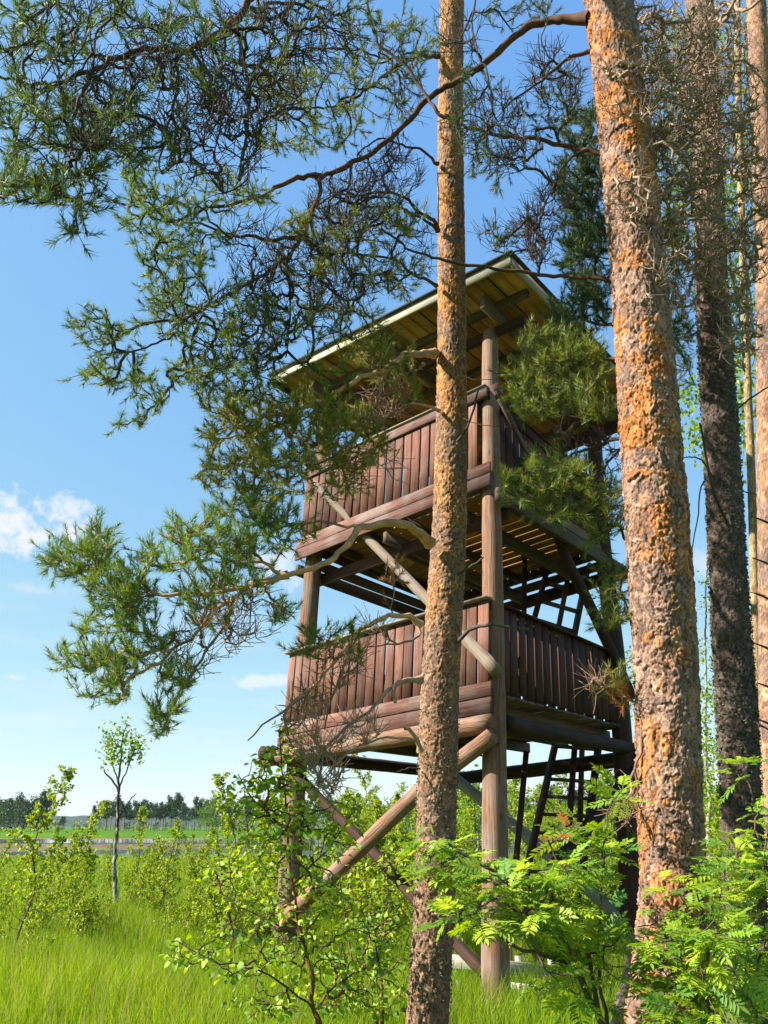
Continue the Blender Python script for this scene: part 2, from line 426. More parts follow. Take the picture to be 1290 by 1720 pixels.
# ------------------------------------------------------------------ the watchtower
# corners of the tower (post axes) at a few heights: photo pixel + distance ahead
HL = [0.0, 2.66, 3.98, 5.36, 6.9, 7.9]
CN = {
 'N': ([(833, 1713), (830, 1204), (829, 1011), (827, 830), (825, 663), (825, 545)], [8.11, 8.31, 8.40, 8.51, 8.62, 8.69]),
 'L': ([(474, 1640), (501, 1262), (514, 1098), (527, 945), (541, 792), (549, 690)], [10.43, 10.63, 10.73, 10.83, 10.94, 11.01]),
 'R': ([(1068, 1662), (1046, 1250), (1034, 1099), (1016, 945), (1004, 822), (998, 715)], [10.03, 10.23, 10.32, 10.43, 10.54, 10.61]),
 'B': ([(748, 1600), (752, 1290), (750, 1160), (748, 1030), (745, 905), (745, 830)], [12.35, 12.55, 12.65, 12.75, 12.86, 12.93]),
}
PTS = {k: np.array([W(x, y, Y) for (x, y), Y in zip(*v)]) for k, v in CN.items()}
TW, TD = 3.38, 2.66


def post_at(k, h):
    P = PTS[k]
    if h <= 0: return P[0] + (P[1] - P[0]) * (h / HL[1])
    return np.array([np.interp(h, HL, P[:, c]) for c in range(3)]) if h <= HL[-1] else P[-1] + (P[-1] - P[-2]) * (h - HL[-1]) / (HL[-1] - HL[-2])


def T(s, t, h):
    """tower coordinates: s metres along the lit front face (0 = near post), t along the shaded face, h up"""
    a, b = s / TW, t / TD
    n, l, r, bb = (post_at(k, h) for k in 'NLRB')
    return n * (1 - a) * (1 - b) + l * a * (1 - b) + r * (1 - a) * b + bb * a * b


tower = thing('watchtower', post_at('N', 0), 'tall two-deck wooden bird watching tower on log posts beside the pines', 'watchtower')
TO = np.array(tower.location)


def hexa(name, C8, mat, parent, label=None, bev=0.006, origin=None):
    """plank from p00..: C8 = (start quad 4 pts, end quad 4 pts) with chamfered long edges"""
    A, Bq = np.array(C8[:4]), np.array(C8[4:])
    def sec(Q):
        out = []
        for i in range(4):
            p = Q[i]; pr = Q[i - 1]; nx = Q[(i + 1) % 4]
            out.append(p + nv(pr - p) * bev); out.append(p + nv(nx - p) * bev)
        return np.array(out)
    a, b = sec(A), sec(Bq)
    V = np.vstack([a, b]); n = 8
    i = np.arange(n); F = np.c_[i, (i + 1) % n, (i + 1) % n + n, i + n]
    Ln_ = np.linalg.norm(A.mean(0) - Bq.mean(0))
    per = np.concatenate([[0], np.cumsum(np.linalg.norm(np.diff(a, axis=0), axis=1))])
    uv = np.vstack([np.c_[np.zeros(n), per], np.c_[np.full(n, Ln_), per]])
    caps = np.array([np.arange(n)[::-1], np.arange(n) + n])
    o = mk(name, V, [F, caps], mat, parent, TO if origin is None else origin, uv=uv)
    if label: o['label'] = label
    return o


def plank(name, p0, p1, w, th, wdir, mat, parent=None, label=None, bev=0.006, origin=None):
    """plank from p0 to p1, width w along wdir, thickness th"""
    p0, p1 = np.array(p0, float), np.array(p1, float)
    ax = nv(p1 - p0); wd = np.array(wdir, float); wd = nv(wd - ax * wd.dot(ax)); td = np.cross(ax, wd)
    q = [(-1, -1), (1, -1), (1, 1), (-1, 1)]
    C8 = [p0 + wd * a * w / 2 + td * b * th / 2 for a, b in q] + [p1 + wd * a * w / 2 + td * b * th / 2 for a, b in q]
    return hexa(name, C8, mat, parent or tower, label, bev, origin)


def log(name, pts, r, mat, parent=None, label=None, segs=24, sides=18, seed=0, origin=None, rr=None):
    P = catmull(pts, segs) if len(pts) > 2 else np.linspace(pts[0], pts[1], segs)
    rg = np.random.default_rng(seed + 77)
    P = P.copy(); P[1:-1] += np.cumsum(rg.normal(0, 0.0012, (segs - 2, 3)), 0)
    R = (np.linspace(r, r * 0.95, segs) if rr is None else np.linspace(rr[0], rr[1], segs)) * (1 + rg.normal(0, 0.012, segs))
    V, F = tubes(P[None], R[None], sides)
    V = V.reshape(segs, sides, 3)
    prof = 1 + 0.03 * np.sin(np.arange(sides) * 2 * math.pi / sides * 2 + rg.uniform(0, 6)) + 0.02 * np.sin(np.arange(sides) * 2 * math.pi / sides * 5 + rg.uniform(0, 6))
    V = P[:, None] + (V - P[:, None]) * prof[None, :, None]
    V = V.reshape(-1, 3)
    Ls = np.concatenate([[0], np.cumsum(np.linalg.norm(np.diff(P, axis=0), axis=1))])
    uv = np.c_[np.repeat(Ls, sides), np.tile(np.arange(sides) / sides * 2 * math.pi * r, segs)]
    # cap rings
    caps = np.array([np.arange(sides)[::-1], np.arange(sides) + (segs - 1) * sides])
    return mk(name, V, [F, caps], mat, parent or tower, TO if origin is None else origin, uv=uv, smooth=False, kind=None) if label is None else _lab(mk(name, V, [F, caps], mat, parent or tower, TO if origin is None else origin, uv=uv), label)


def _lab(o, s):
    o['label'] = s
    return o


def smooth_sides(o):
    me = o.data
    for p in me.polygons:
        if len(p.vertices) == 4: p.use_smooth = True


roofC = {'N': W(857, 441, 7.68), 'L': W(459, 640, 10.97), 'R': W(1100, 694, 10.61), 'B': W(770, 822, 13.9)}
OV = 0.7


def RF(a, b, dz=0.0):
    """point on the roof: a, b in 0..1 from the near corner"""
    return (roofC['N'] * (1 - a) * (1 - b) + roofC['L'] * a * (1 - b) + roofC['R'] * (1 - a) * b + roofC['B'] * a * b) + np.array([0, 0, dz])


# posts run up to the roof beams
for k, r in (('N', 0.132), ('L', 0.135), ('R', 0.125), ('B', 0.125)):
    a_, b_ = {'N': (0.14, 0.14), 'L': (0.86, 0.14), 'R': (0.14, 0.86), 'B': (0.86, 0.86)}[k]
    topz = RF(a_, b_)[2] - 0.30
    hh = 7.9 + (topz - post_at(k, 7.9)[2])
    o = log('post', [post_at(k, h) for h in (-0.5, 0.4, 1.6, 2.66, 3.98, 5.36, 6.9, hh)], r, M_DARK if k in 'RB' else M_LOG, segs=40, sides=22, seed=ord(k), rr=(r * 1.06, r * 0.82))  # right and back posts have their shade painted in by the darker wood
    smooth_sides(o)


def deck(hb, nm, rail_h, skirt, post_r):
    """one platform: logs or joists, floor boards, skirt boards, slats, rails. hb = underside of the skirt"""
    low = hb < 4
    fl = hb + (0.22 if low else 0.30)            # floor board level
    # floor boards along s
    nb = 15
    for i in range(nb):
        t0 = -0.02 + i * (TD + 0.04) / nb; t1 = t0 + (TD + 0.04) / nb - 0.022
        hj = fl + random.uniform(-0.004, 0.004)
        C8 = [T(-.05, t0, hj), T(-.05, t1, hj), T(-.05, t1, hj + .03), T(-.05, t0, hj + .03), T(TW + .05, t0, hj), T(TW + .05, t1, hj), T(TW + .05, t1, hj + .03), T(TW + .05, t0, hj + .03)]
        hexa('floor_board', C8, M_YEL if not low else M_GREY, tower)
    # joists along t
    for s in np.linspace(0.25, TW - 0.25, 5):
        C8 = [T(s - .03, -.05, fl - .15), T(s + .03, -.05, fl - .15), T(s + .03, -.05, fl - .003), T(s - .03, -.05, fl - .003),
              T(s - .03, TD + .05, fl - .15), T(s + .03, TD + .05, fl - .15), T(s + .03, TD + .05, fl - .003), T(s - .03, TD + .05, fl - .003)]
        hexa('joist', C8, M_GREY, tower)
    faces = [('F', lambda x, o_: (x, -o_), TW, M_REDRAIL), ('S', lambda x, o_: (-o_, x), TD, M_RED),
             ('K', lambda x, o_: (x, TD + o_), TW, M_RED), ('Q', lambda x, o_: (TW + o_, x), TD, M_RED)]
    for f, m_, ln, sm in faces:
        pr = post_r
        def bx(name, x0, x1, o0, o1, h0, h1, mat, par, hs=0.0, bev=.006, vert=False):
            if vert:
                return hexa(name, [T(*m_(x, oo), hh) for hh in (h0, h1) for x, oo in ((x0, o0), (x1, o0), (x1, o1), (x0, o1))], mat, par, bev=.003)
            A = []
            for x in (x0, x1):
                for oo, hh in ((o0, h0), (o1, h0), (o1, h1), (o0, h1)):
                    s_, t_ = m_(x, oo); A.append(T(s_, t_, hh + (hs if x == x1 else 0)))
            return hexa(name, A, mat, par, bev=bev)
        off = pr if f == 'F' else (-0.02 if f == 'S' else 0.02)
        ext0, ext1 = (0.10, 0.16) if f == 'F' else (-0.10, -0.10)
        # railing: the cap board is the part, rail, skirt boards and slats its pieces
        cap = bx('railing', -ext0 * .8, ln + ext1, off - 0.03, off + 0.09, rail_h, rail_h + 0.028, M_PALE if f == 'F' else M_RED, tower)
        if not low:
            bx('rail_board', -ext0 * .8, ln + ext1 * .8, off + 0.032, off + 0.062, rail_h - 0.155, rail_h - 0.004, sm, cap)
            bx('rail_board', -ext0 * .6, ln + ext1 * .6, off - 0.06, off - 0.03, rail_h - 0.14, rail_h - 0.004, M_RED, cap)
        else:
            bx('rail_board', -ext0 * .6, ln + ext1 * .6, off - 0.055, off - 0.025, rail_h - 0.12, rail_h - 0.004, M_RED, cap)
        if f == 'F' :
            bx('skirt_board', -0.12, ln + 0.16, off + .032, off + .066, hb, hb + 0.17, M_REDRAIL, cap, 0)
            bx('skirt_board', -0.12, ln + 0.16, off + .030, off + .060, hb + 0.18, hb + 0.34, M_REDRAIL, cap, 0)
            base = hb + 0.25
        else:
            base = hb + 0.30 if low else hb + 0.2
            if not low:
                bx('skirt_board', 0.1, ln - 0.1, off + .032, off + .066, hb - 0.06, hb + 0.10, M_GREY, cap)
                bx('skirt_board', 0.1, ln - 0.1, off + .032, off + .066, hb + 0.16, hb + 0.31, M_GREY, cap)
        top = rail_h - 0.003 if low else rail_h - 0.02
        n = int(round((ln + ext0 + ext1 - 0.05) / 0.166))
        for i in range(n):
            x0 = -ext0 + .02 + (i + 0.12) * (ln + ext0 + ext1 - .05) / n + random.uniform(-.006, .006); w_ = 0.141 + random.uniform(-.012, .006)
            if f == 'F' and -0.11 < x0 + .07 < 0.12 and not low: continue
            zb = base + random.uniform(-.01, .01)
            bx('slat', x0, x0 + w_, off, off + .028, zb, top, M_SLAT if f == 'F' else M_RED, cap, 0.0, vert=True)  # front slats take the lit copy, other faces the shade-darkened one
    return fl


deck(2.66, 'lower', 3.95, True, 0.15)
deck(5.36, 'upper', 6.86, True, 0.15)
# log beams carrying the lower deck
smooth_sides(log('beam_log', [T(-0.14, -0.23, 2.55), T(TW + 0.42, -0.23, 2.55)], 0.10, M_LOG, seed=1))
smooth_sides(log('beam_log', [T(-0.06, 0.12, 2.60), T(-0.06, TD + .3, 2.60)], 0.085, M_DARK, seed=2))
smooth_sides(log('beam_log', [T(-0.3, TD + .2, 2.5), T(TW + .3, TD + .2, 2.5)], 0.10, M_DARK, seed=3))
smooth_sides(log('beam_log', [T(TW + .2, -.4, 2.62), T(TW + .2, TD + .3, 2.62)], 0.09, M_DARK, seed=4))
# beams under the upper deck
for s in (-0.18, 0.5, 1.7, TW + .18):
    plank('beam', T(s, -0.15, 5.24), T(s, TD + .3, 5.24), 0.17, 0.06, (0, 0, 1), M_GREY)
plank('beam', T(-.1, 0.17, 5.14), T(TW + .1, 0.17, 5.14), 0.16, 0.06, (0, 0, 1), M_RED)
plank('beam', T(-.1, TD + .17, 5.2), T(TW + .1, TD + .17, 5.2), 0.18, 0.06, (0, 0, 1), M_RED)

# braces
def brace(name, pts, r, mat, seed, label=None, rr=None):
    o = log(name, pts, r, mat, segs=30, sides=16, seed=seed, label=label, rr=rr)
    smooth_sides(o); return o
brace('brace_log', [W(826, 1236, 7.98), W(700, 1335, 8.75), W(600, 1432, 9.4), W(510, 1515, 9.95), W(468, 1556, 10.2)], 0.085, M_LOG, 11, rr=(.082, .09))
brace('brace_log', [W(497, 1300, 10.5), W(560, 1365, 10.15), W(620, 1422, 9.75), W(690, 1500, 9.3), W(820, 1640, 8.5)], 0.062, M_DARK, 12)  # shaded brace, its shade put into the wood colour
brace('brace_log', [W(528, 812, 10.55), W(610, 897, 9.95), W(720, 1010, 9.0), W(834, 1128, 8.05)], 0.062, M_PALE, 13, 'bleached pale diagonal brace log between the two decks', rr=(.055, .075))
brace('brace_log', [W(765, 1308, 12.2), W(893, 1412, 11.3), W(1062, 1560, 10.1)], 0.08, M_SILVER, 14, 'silver grey diagonal brace board behind the near post')
brace('brace_log', [W(1068, 1296, 10.1), W(1030, 1337, 9.9), W(935, 1450, 9.2), W(850, 1560, 8.5)], 0.075, M_DARK, 15)
brace('brace_log', [W(926, 860, 9.35), W(950, 935, 9.6), W(985, 1005, 9.9), W(1020, 1080, 10.1), W(1062, 1175, 10.2)], 0.075, M_DARK, 16)
plank('brace', W(832, 655, 8.3), W(905, 800, 9.1), 0.12, 0.04, (0, 0.2, 1), M_GREY)
plank('rail_end', W(829, 646, 8.3), W(841, 668, 8.34), 0.13, 0.05, (0, 0, 1), M_REDRAIL)

# roof: beams, boards with gaps, eave boards, felt
def rbox(name, a0, b0, a1, b1, z0, z1, mat, wdt, along, label=None):
    """along 'a' or 'b': a board from (a0,b0) to (a1,b1) with plan width wdt (fraction)"""
    A = []
    for a, b in ((a0, b0), (a1, b1)):
        for s_, z in ((0, z0), (1, z0), (1, z1), (0, z1)):
            A.append(RF(a + (wdt * s_ if along == 'b' else 0), b + (wdt * s_ if along == 'a' else 0), z))
    return hexa(name, A, mat, tower, label)
nrb = 24
for i in range(nrb):
    a0 = 0.004 + i * 0.992 / nrb
    rbox('roof_board', a0, 0.003, a0, 0.997, 0.0 + random.uniform(0, .004) + 0.012 * (i % 2), 0.022 + 0.012 * (i % 2), M_YEL, 0.992 / nrb - (0.004 if i % 3 else -0.001), 'b')
for b0 in (0.12, 0.36, 0.6, 0.86):
    rbox('purlin', 0.02, b0, 0.98, b0, -0.10, -0.002, M_GREY, 0.02, 'a')
for a0 in (0.115, 0.48, 0.84):
    rbox('roof_beam', a0, 0.05, a0, 0.95, -0.28, -0.102, M_GREY, 0.018, 'b')
rbox('roof_beam', 0.05, 0.145, 0.95, 0.145, -0.40, -0.282, M_RED, 0.02, 'a')
rbox('roof_beam', 0.05, 0.845, 0.95, 0.845, -0.40, -0.282, M_RED, 0.02, 'a')
rbox('eave_board', -0.004, -0.008, 1.004, -0.008, -0.05, 0.075, M_EAVE, 0.007, 'a')
rbox('eave_board', -0.007, -0.001, -0.007, 1.0, -0.075, 0.07, M_EAVE, 0.006, 'b')
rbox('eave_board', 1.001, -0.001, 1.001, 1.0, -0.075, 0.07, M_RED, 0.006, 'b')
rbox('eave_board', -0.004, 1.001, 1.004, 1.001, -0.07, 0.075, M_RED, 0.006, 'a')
FE = []
for z in (0.078, 0.112):
    FE += [RF(-.016, -.018, z), RF(1.016, -.018, z), RF(1.016, 1.018, z), RF(-.016, 1.018, z)]
hexa('roof_felt', [FE[0], FE[1], FE[5], FE[4], FE[3], FE[2], FE[6], FE[7]], M_FELT, tower, 'dark roofing felt edge over the eave boards', bev=0.004)

# ladders with rungs and hand rails
def ladder(lt, lb, rt, rb, n, lab):
    lt, lb, rt, rb = (np.array(v) for v in (lt, lb, rt, rb))
    st = plank('ladder', lt, lb, 0.16, 0.05, (0, 1, .3), M_DARK, label=lab)
    plank('stile', rt, rb, 0.16, 0.05, (0, 1, .3), M_DARK, st)
    for i in range(n):
        f = (i + .5) / n
        a = lt + (lb - lt) * f; b = rt + (rb - rt) * f
        plank('rung', a, b, 0.11, 0.04, (0, 1, 0.0), M_GREY, st)
    return st
ladder(W(935, 1240, 10.9), W(856, 1590, 9.9), W(1006, 1246, 10.9), W(962, 1590, 9.9), 11, 'steep ladder from the ground to the lower deck')
ladder(W(925, 935, 11.3), W(884, 1090, 10.7), W(988, 950, 11.3), W(955, 1115, 10.7), 5, 'short ladder between the two decks')
for (a, b) in (((884, 1262, 10.4), (862, 1500, 9.9)), ((966, 1244, 10.3), (952, 1440, 9.8)), ((978, 1244, 11.3), (974, 1380, 11.0)),
               ((957, 955, 10.9), (936, 1065, 10.5)), ((882, 905, 10.9), (880, 1040, 10.8))):
    plank('hand_rail', W(*a), W(*b), 0.07, 0.05, (1, 0, 0), M_RED)

# weathered low boards at the tower foot
o = thing('low_board_fence', G(845, 1700), 'low silver grey board rail in the grass behind the near tower post', 'fence')
oo = np.array(o.location)
plank('rail', W(745, 1613, 8.9), W(935, 1634, 8.9), 0.12, 0.03, (0, 0, 1), M_SILVER, o, origin=oo)
plank('rail', W(858, 1660, 8.7), W(925, 1668, 8.7), 0.10, 0.03, (0, 0, 1), M_SILVER, o, origin=oo)
plank('rail', W(858, 1686, 8.4), W(975, 1645, 9.1), 0.05, 0.03, (0, 0, 1), M_SILVER, o, origin=oo)
for px in (770, 870, 925):
    plank('stake', W(px, 1606, 8.95), W(px, 1606, 8.95) * np.array([1, 1, 0]) - np.array([0, 0, .2]), 0.06, 0.05, (1, 0, 0), M_SILVER, o, origin=oo)
o = thing('step_block', W(900, 1560, 9.4) * np.array([1, 1, 0]), 'grey wooden steps at the foot of the lower ladder', 'steps')
oo = np.array(o.location)
plank('tread', W(890, 1492, 9.6), W(930, 1496, 9.6), 0.28, 0.05, (0, 1, 0), M_GREY, o, origin=oo)
plank('tread', W(850, 1556, 9.2), W(905, 1560, 9.2), 0.28, 0.05, (0, 1, 0), M_GREY, o, origin=oo)
for a in ((892, 1495, 9.6), (928, 1499, 9.6), (853, 1559, 9.2), (903, 1562, 9.2)):
    p_ = W(*a); plank('leg', p_, p_ * np.array([1, 1, 0]) - np.array([0, 0, .1]), 0.06, 0.05, (1, 0, 0), M_GREY, o, origin=oo)


# ------------------------------------------------------------------ pine trunks with plated bark
def voro(u, v, cu, cv, per, seed):
    """jittered-grid voronoi on a cylinder; u periodic in per (cells). returns F1, F2, id-random (3), du, dv"""
    r = np.random.default_rng(seed)
    nu = max(3, int(round(per / cu))); cu = per / nu
    nvv = int(math.ceil(v.max() / cv)) + 4
    J = r.uniform(0.1, 0.9, (nu, nvv, 2)); ID = r.uniform(0, 1, (nu, nvv, 4))
    gu, gv = u / cu, v / cv + 1.5
    iu, iv = np.floor(gu).astype(int), np.floor(gv).astype(int)
    best = np.full(u.shape, 9e9); sec = np.full(u.shape, 9e9); bid = np.zeros(u.shape + (4,)); bu = np.zeros(u.shape); bv = np.zeros(u.shape)
    for du in (-1, 0, 1):
        for dv in (-1, 0, 1):
            cu_, cv_ = iu + du, np.clip(iv + dv, 0, nvv - 1)
            jj = J[cu_ % nu, cv_]
            x = gu - (cu_ + jj[..., 0]); y = gv - (cv_ + jj[..., 1])
            d = np.sqrt(x * x + y * y)
            m_ = d < best
            sec = np.where(m_, best, np.minimum(sec, d))
            bid = np.where(m_[..., None], ID[cu_ % nu, cv_], bid); bu = np.where(m_, x, bu); bv = np.where(m_, y, bv)
            best = np.where(m_, d, best)
    return best, sec, bid, bu, bv


def vnoise(U, V, per, su, sv, seed):
    r = np.random.default_rng(seed); nu = max(3, int(round(per / su))); su = per / nu; nn = int(math.ceil(V.max() / sv)) + 3
    Gd = r.uniform(0, 1, (nu, nn)); gu = U / su; gv = np.clip(V / sv, 0, nn - 2.01)
    iu, iv = np.floor(gu).astype(int), np.floor(gv).astype(int); fu, fv = gu - iu, gv - iv
    fu = fu * fu * (3 - 2 * fu); fv = fv * fv * (3 - 2 * fv)
    a = Gd[iu % nu, iv]; b = Gd[(iu + 1) % nu, iv]; c = Gd[iu % nu, iv + 1]; d = Gd[(iu + 1) % nu, iv + 1]
    return (a * (1 - fu) + b * fu) * (1 - fv) + (c * (1 - fu) + d * fu) * fv


def snoise(u, v, f, seed):
    r = np.random.default_rng(seed)
    out = 0
    for k in range(7):
        a = r.uniform(0, 6.3); fr = f * (0.6 + k * 0.45); ku = max(1, round(fr * math.cos(a) * 1.0))
        out = out + np.sin(u * ku + v * fr * math.sin(a) * 3 + r.uniform(0, 6.3)) / (1 + k * .4)
    return out / 2.6


def pine_trunk(root, O, nodes, nr, nl, cell, depth, pal, seed, lichen=0.0, lich_lo=0.0, dark_lo=0.0, slim=.94):
    """nodes: (px, py, Y, diameter in photo px) top to bottom; continued to the ground"""
    P = np.array([W(x, y, Y) for x, y, Y, d in nodes])
    c, s = math.cos(PITCH), math.sin(PITCH)
    R = np.array([slim * d / FOC * (p[1] * c + (p[2] - EYE) * s) / 2 for p, (x, y, Y, d) in zip(P, nodes)])
    if P[-1][2] > 0:
        dd = (P[-1] - P[-2]); k = (P[-1][2] + 0.15) / -dd[2]
        P = np.vstack([P, P[-1] + dd * k]); R = np.append(R, R[-1] * 1.12)
    S = catmull(np.c_[P, R], nl); Pc, Rc = S[:, :3], S[:, 3]
    Ls = np.concatenate([[0], np.cumsum(np.linalg.norm(np.diff(Pc, axis=0), axis=1))])
    th = np.arange(nr) * 2 * math.pi / nr
    TH, LL = np.meshgrid(th, Ls); RR = Rc[:, None]
    wob = 0.02 * snoise(TH, LL * 1.5, 1.6, seed) + 0.006 * snoise(TH, LL * 9, 5, seed + 1)
    rm = Rc.mean()
    per = 2 * math.pi * rm
    U0 = TH * rm; c0, c1 = cell
    vn = lambda su, sv, sd: vnoise(U0, LL, per, su, sv, seed + sd)
    U = U0 + c0 * (1.7 * (vn(c0 * 1.6, c1 * 1.6, 1) - .5) + .8 * (vn(c0 * .5, c1 * .5, 2) - .5))
    V_ = LL + c1 * (1.9 * (vn(c0 * 1.3, c1 * 1.8, 3) - .5) + .8 * (vn(c0 * .45, c1 * .45, 4) - .5)) + c1
    f1, f2, idr, bu, bv = voro(U % per, V_, c0, c1, per, seed)
    g1, g2, idr2, cu_, cv_ = voro((U + .5 * c0 * (vn(c0 * .3, c1 * .3, 5) - .5)) % per, V_, c0 * .38, c1 * .42, per, seed + 9)
    edge = np.clip((f2 - f1) / 0.19, 0, 1); edge2 = np.clip((g2 - g1) / 0.25, 0, 1)
    fine = vn(.008, .012, 6) - .5
    # plates lift along one side like loose scales; some have dropped off and show the orange under-bark
    lift = np.clip(0.5 + bv * 0.8 * np.sign(idr[..., 1] - .35) + (idr[..., 1] - .5) * bu * 1.8, 0, 1.2)
    lift2 = np.clip(0.5 + cv_ * .8 + (idr2[..., 1] - .5) * cu_ * 1.6, 0, 1.2)
    keep = (idr[..., 0] > .3)
    hgt = depth * (0.15 + 0.85 * keep * (0.35 + .65 * idr[..., 0])) * (0.45 + 0.6 * lift) * (.55 + .45 * edge) + depth * 0.42 * idr2[..., 0] * (0.3 + 0.7 * lift2) * (.7 + .3 * edge2) + depth * .35 * fine
    RRd = RR * (1 + wob) + hgt - depth * .5
    T_, A, B = frames(Pc[None]); T_, A, B = T_[0], A[0], B[0]
    for j in range(1, nl):
        a = A[j - 1] - T_[j] * A[j - 1].dot(T_[j]); A[j] = nv(a); B[j] = np.cross(T_[j], A[j])
    V = Pc[:, None] + RRd[..., None] * (np.cos(TH)[..., None] * A[:, None] + np.sin(TH)[..., None] * B[:, None])
    lo = (LL / Ls[-1])
    # colours: each plate its own tone
    plate, orange, crev = (np.array(pal[k]) for k in ('plate', 'orange', 'crev'))
    patch = 0.5 + 0.5 * snoise(TH, LL * 2.2, 2.0, seed + 4)
    patch = .55 * patch + .45 * (vn(.11, .17, 8) * .6 + vn(.04, .06, 9) * .4)
    w_or = np.clip((patch - pal.get('thr', 0.45)) * 4.5 + (idr[..., 2] - .5) * 1.5 + (idr2[..., 2] - .5) * .9, 0, 1)
    w_or = w_or * (1 - pal.get('lowgrey', 0.0) * np.clip((lo - .45) * 2.5, 0, 1))
    colr = plate * (1 - w_or[..., None]) + orange * w_or[..., None]
    colr = colr * (0.6 + 0.75 * idr2[..., 1:2]) * (0.7 + 0.6 * idr[..., 3:4])
    colr = colr * (.86 + .5 * (fine + .2)[..., None])
    ce = np.clip((1 - edge) * (.25 + .75 * (vn(c0 * .8, c1 * 1.2, 7) > .42)), 0, 1)[..., None] * 0.88
    colr = colr * (1 - ce) + crev * ce
    if lichen > 0:
        ln = snoise(TH, LL * 3.0, 3.0, seed + 21) + snoise(TH * 1.0, LL * 14, 9.0, seed + 22) * .8 + (idr2[..., 3] - .5) * 1.2
        wl = np.clip((ln + (lichen - 1) + lich_lo * lo) * 1.4, 0, 1)[..., None] * .85
        lc = np.array(pal.get('lich', (0.22, 0.24, 0.15)))
        colr = colr * (1 - wl) + lc * (0.7 + .6 * idr2[..., 0:1]) * wl
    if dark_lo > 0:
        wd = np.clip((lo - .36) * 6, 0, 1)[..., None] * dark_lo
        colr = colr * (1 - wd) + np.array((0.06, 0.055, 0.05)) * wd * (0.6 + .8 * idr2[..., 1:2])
    idx = np.arange(nl * nr).reshape(nl, nr)
    a = idx[:-1]; b = idx[1:]
    F = np.stack([a, np.roll(a, -1, 1), np.roll(b, -1, 1), b], -1).reshape(-1, 4)
    mk('trunk', V.reshape(-1, 3), F, M_BARK, root, O, col=colr.reshape(-1, 3), smooth=False)
    return Pc, Rc


def base_of(nodes):
    P = np.array([W(x, y, Y) for x, y, Y, d in nodes[-2:]])
    dd = P[1] - P[0]; k = P[1][2] / -dd[2]
    b = P[1] + dd * k; b[2] = 0
    return b


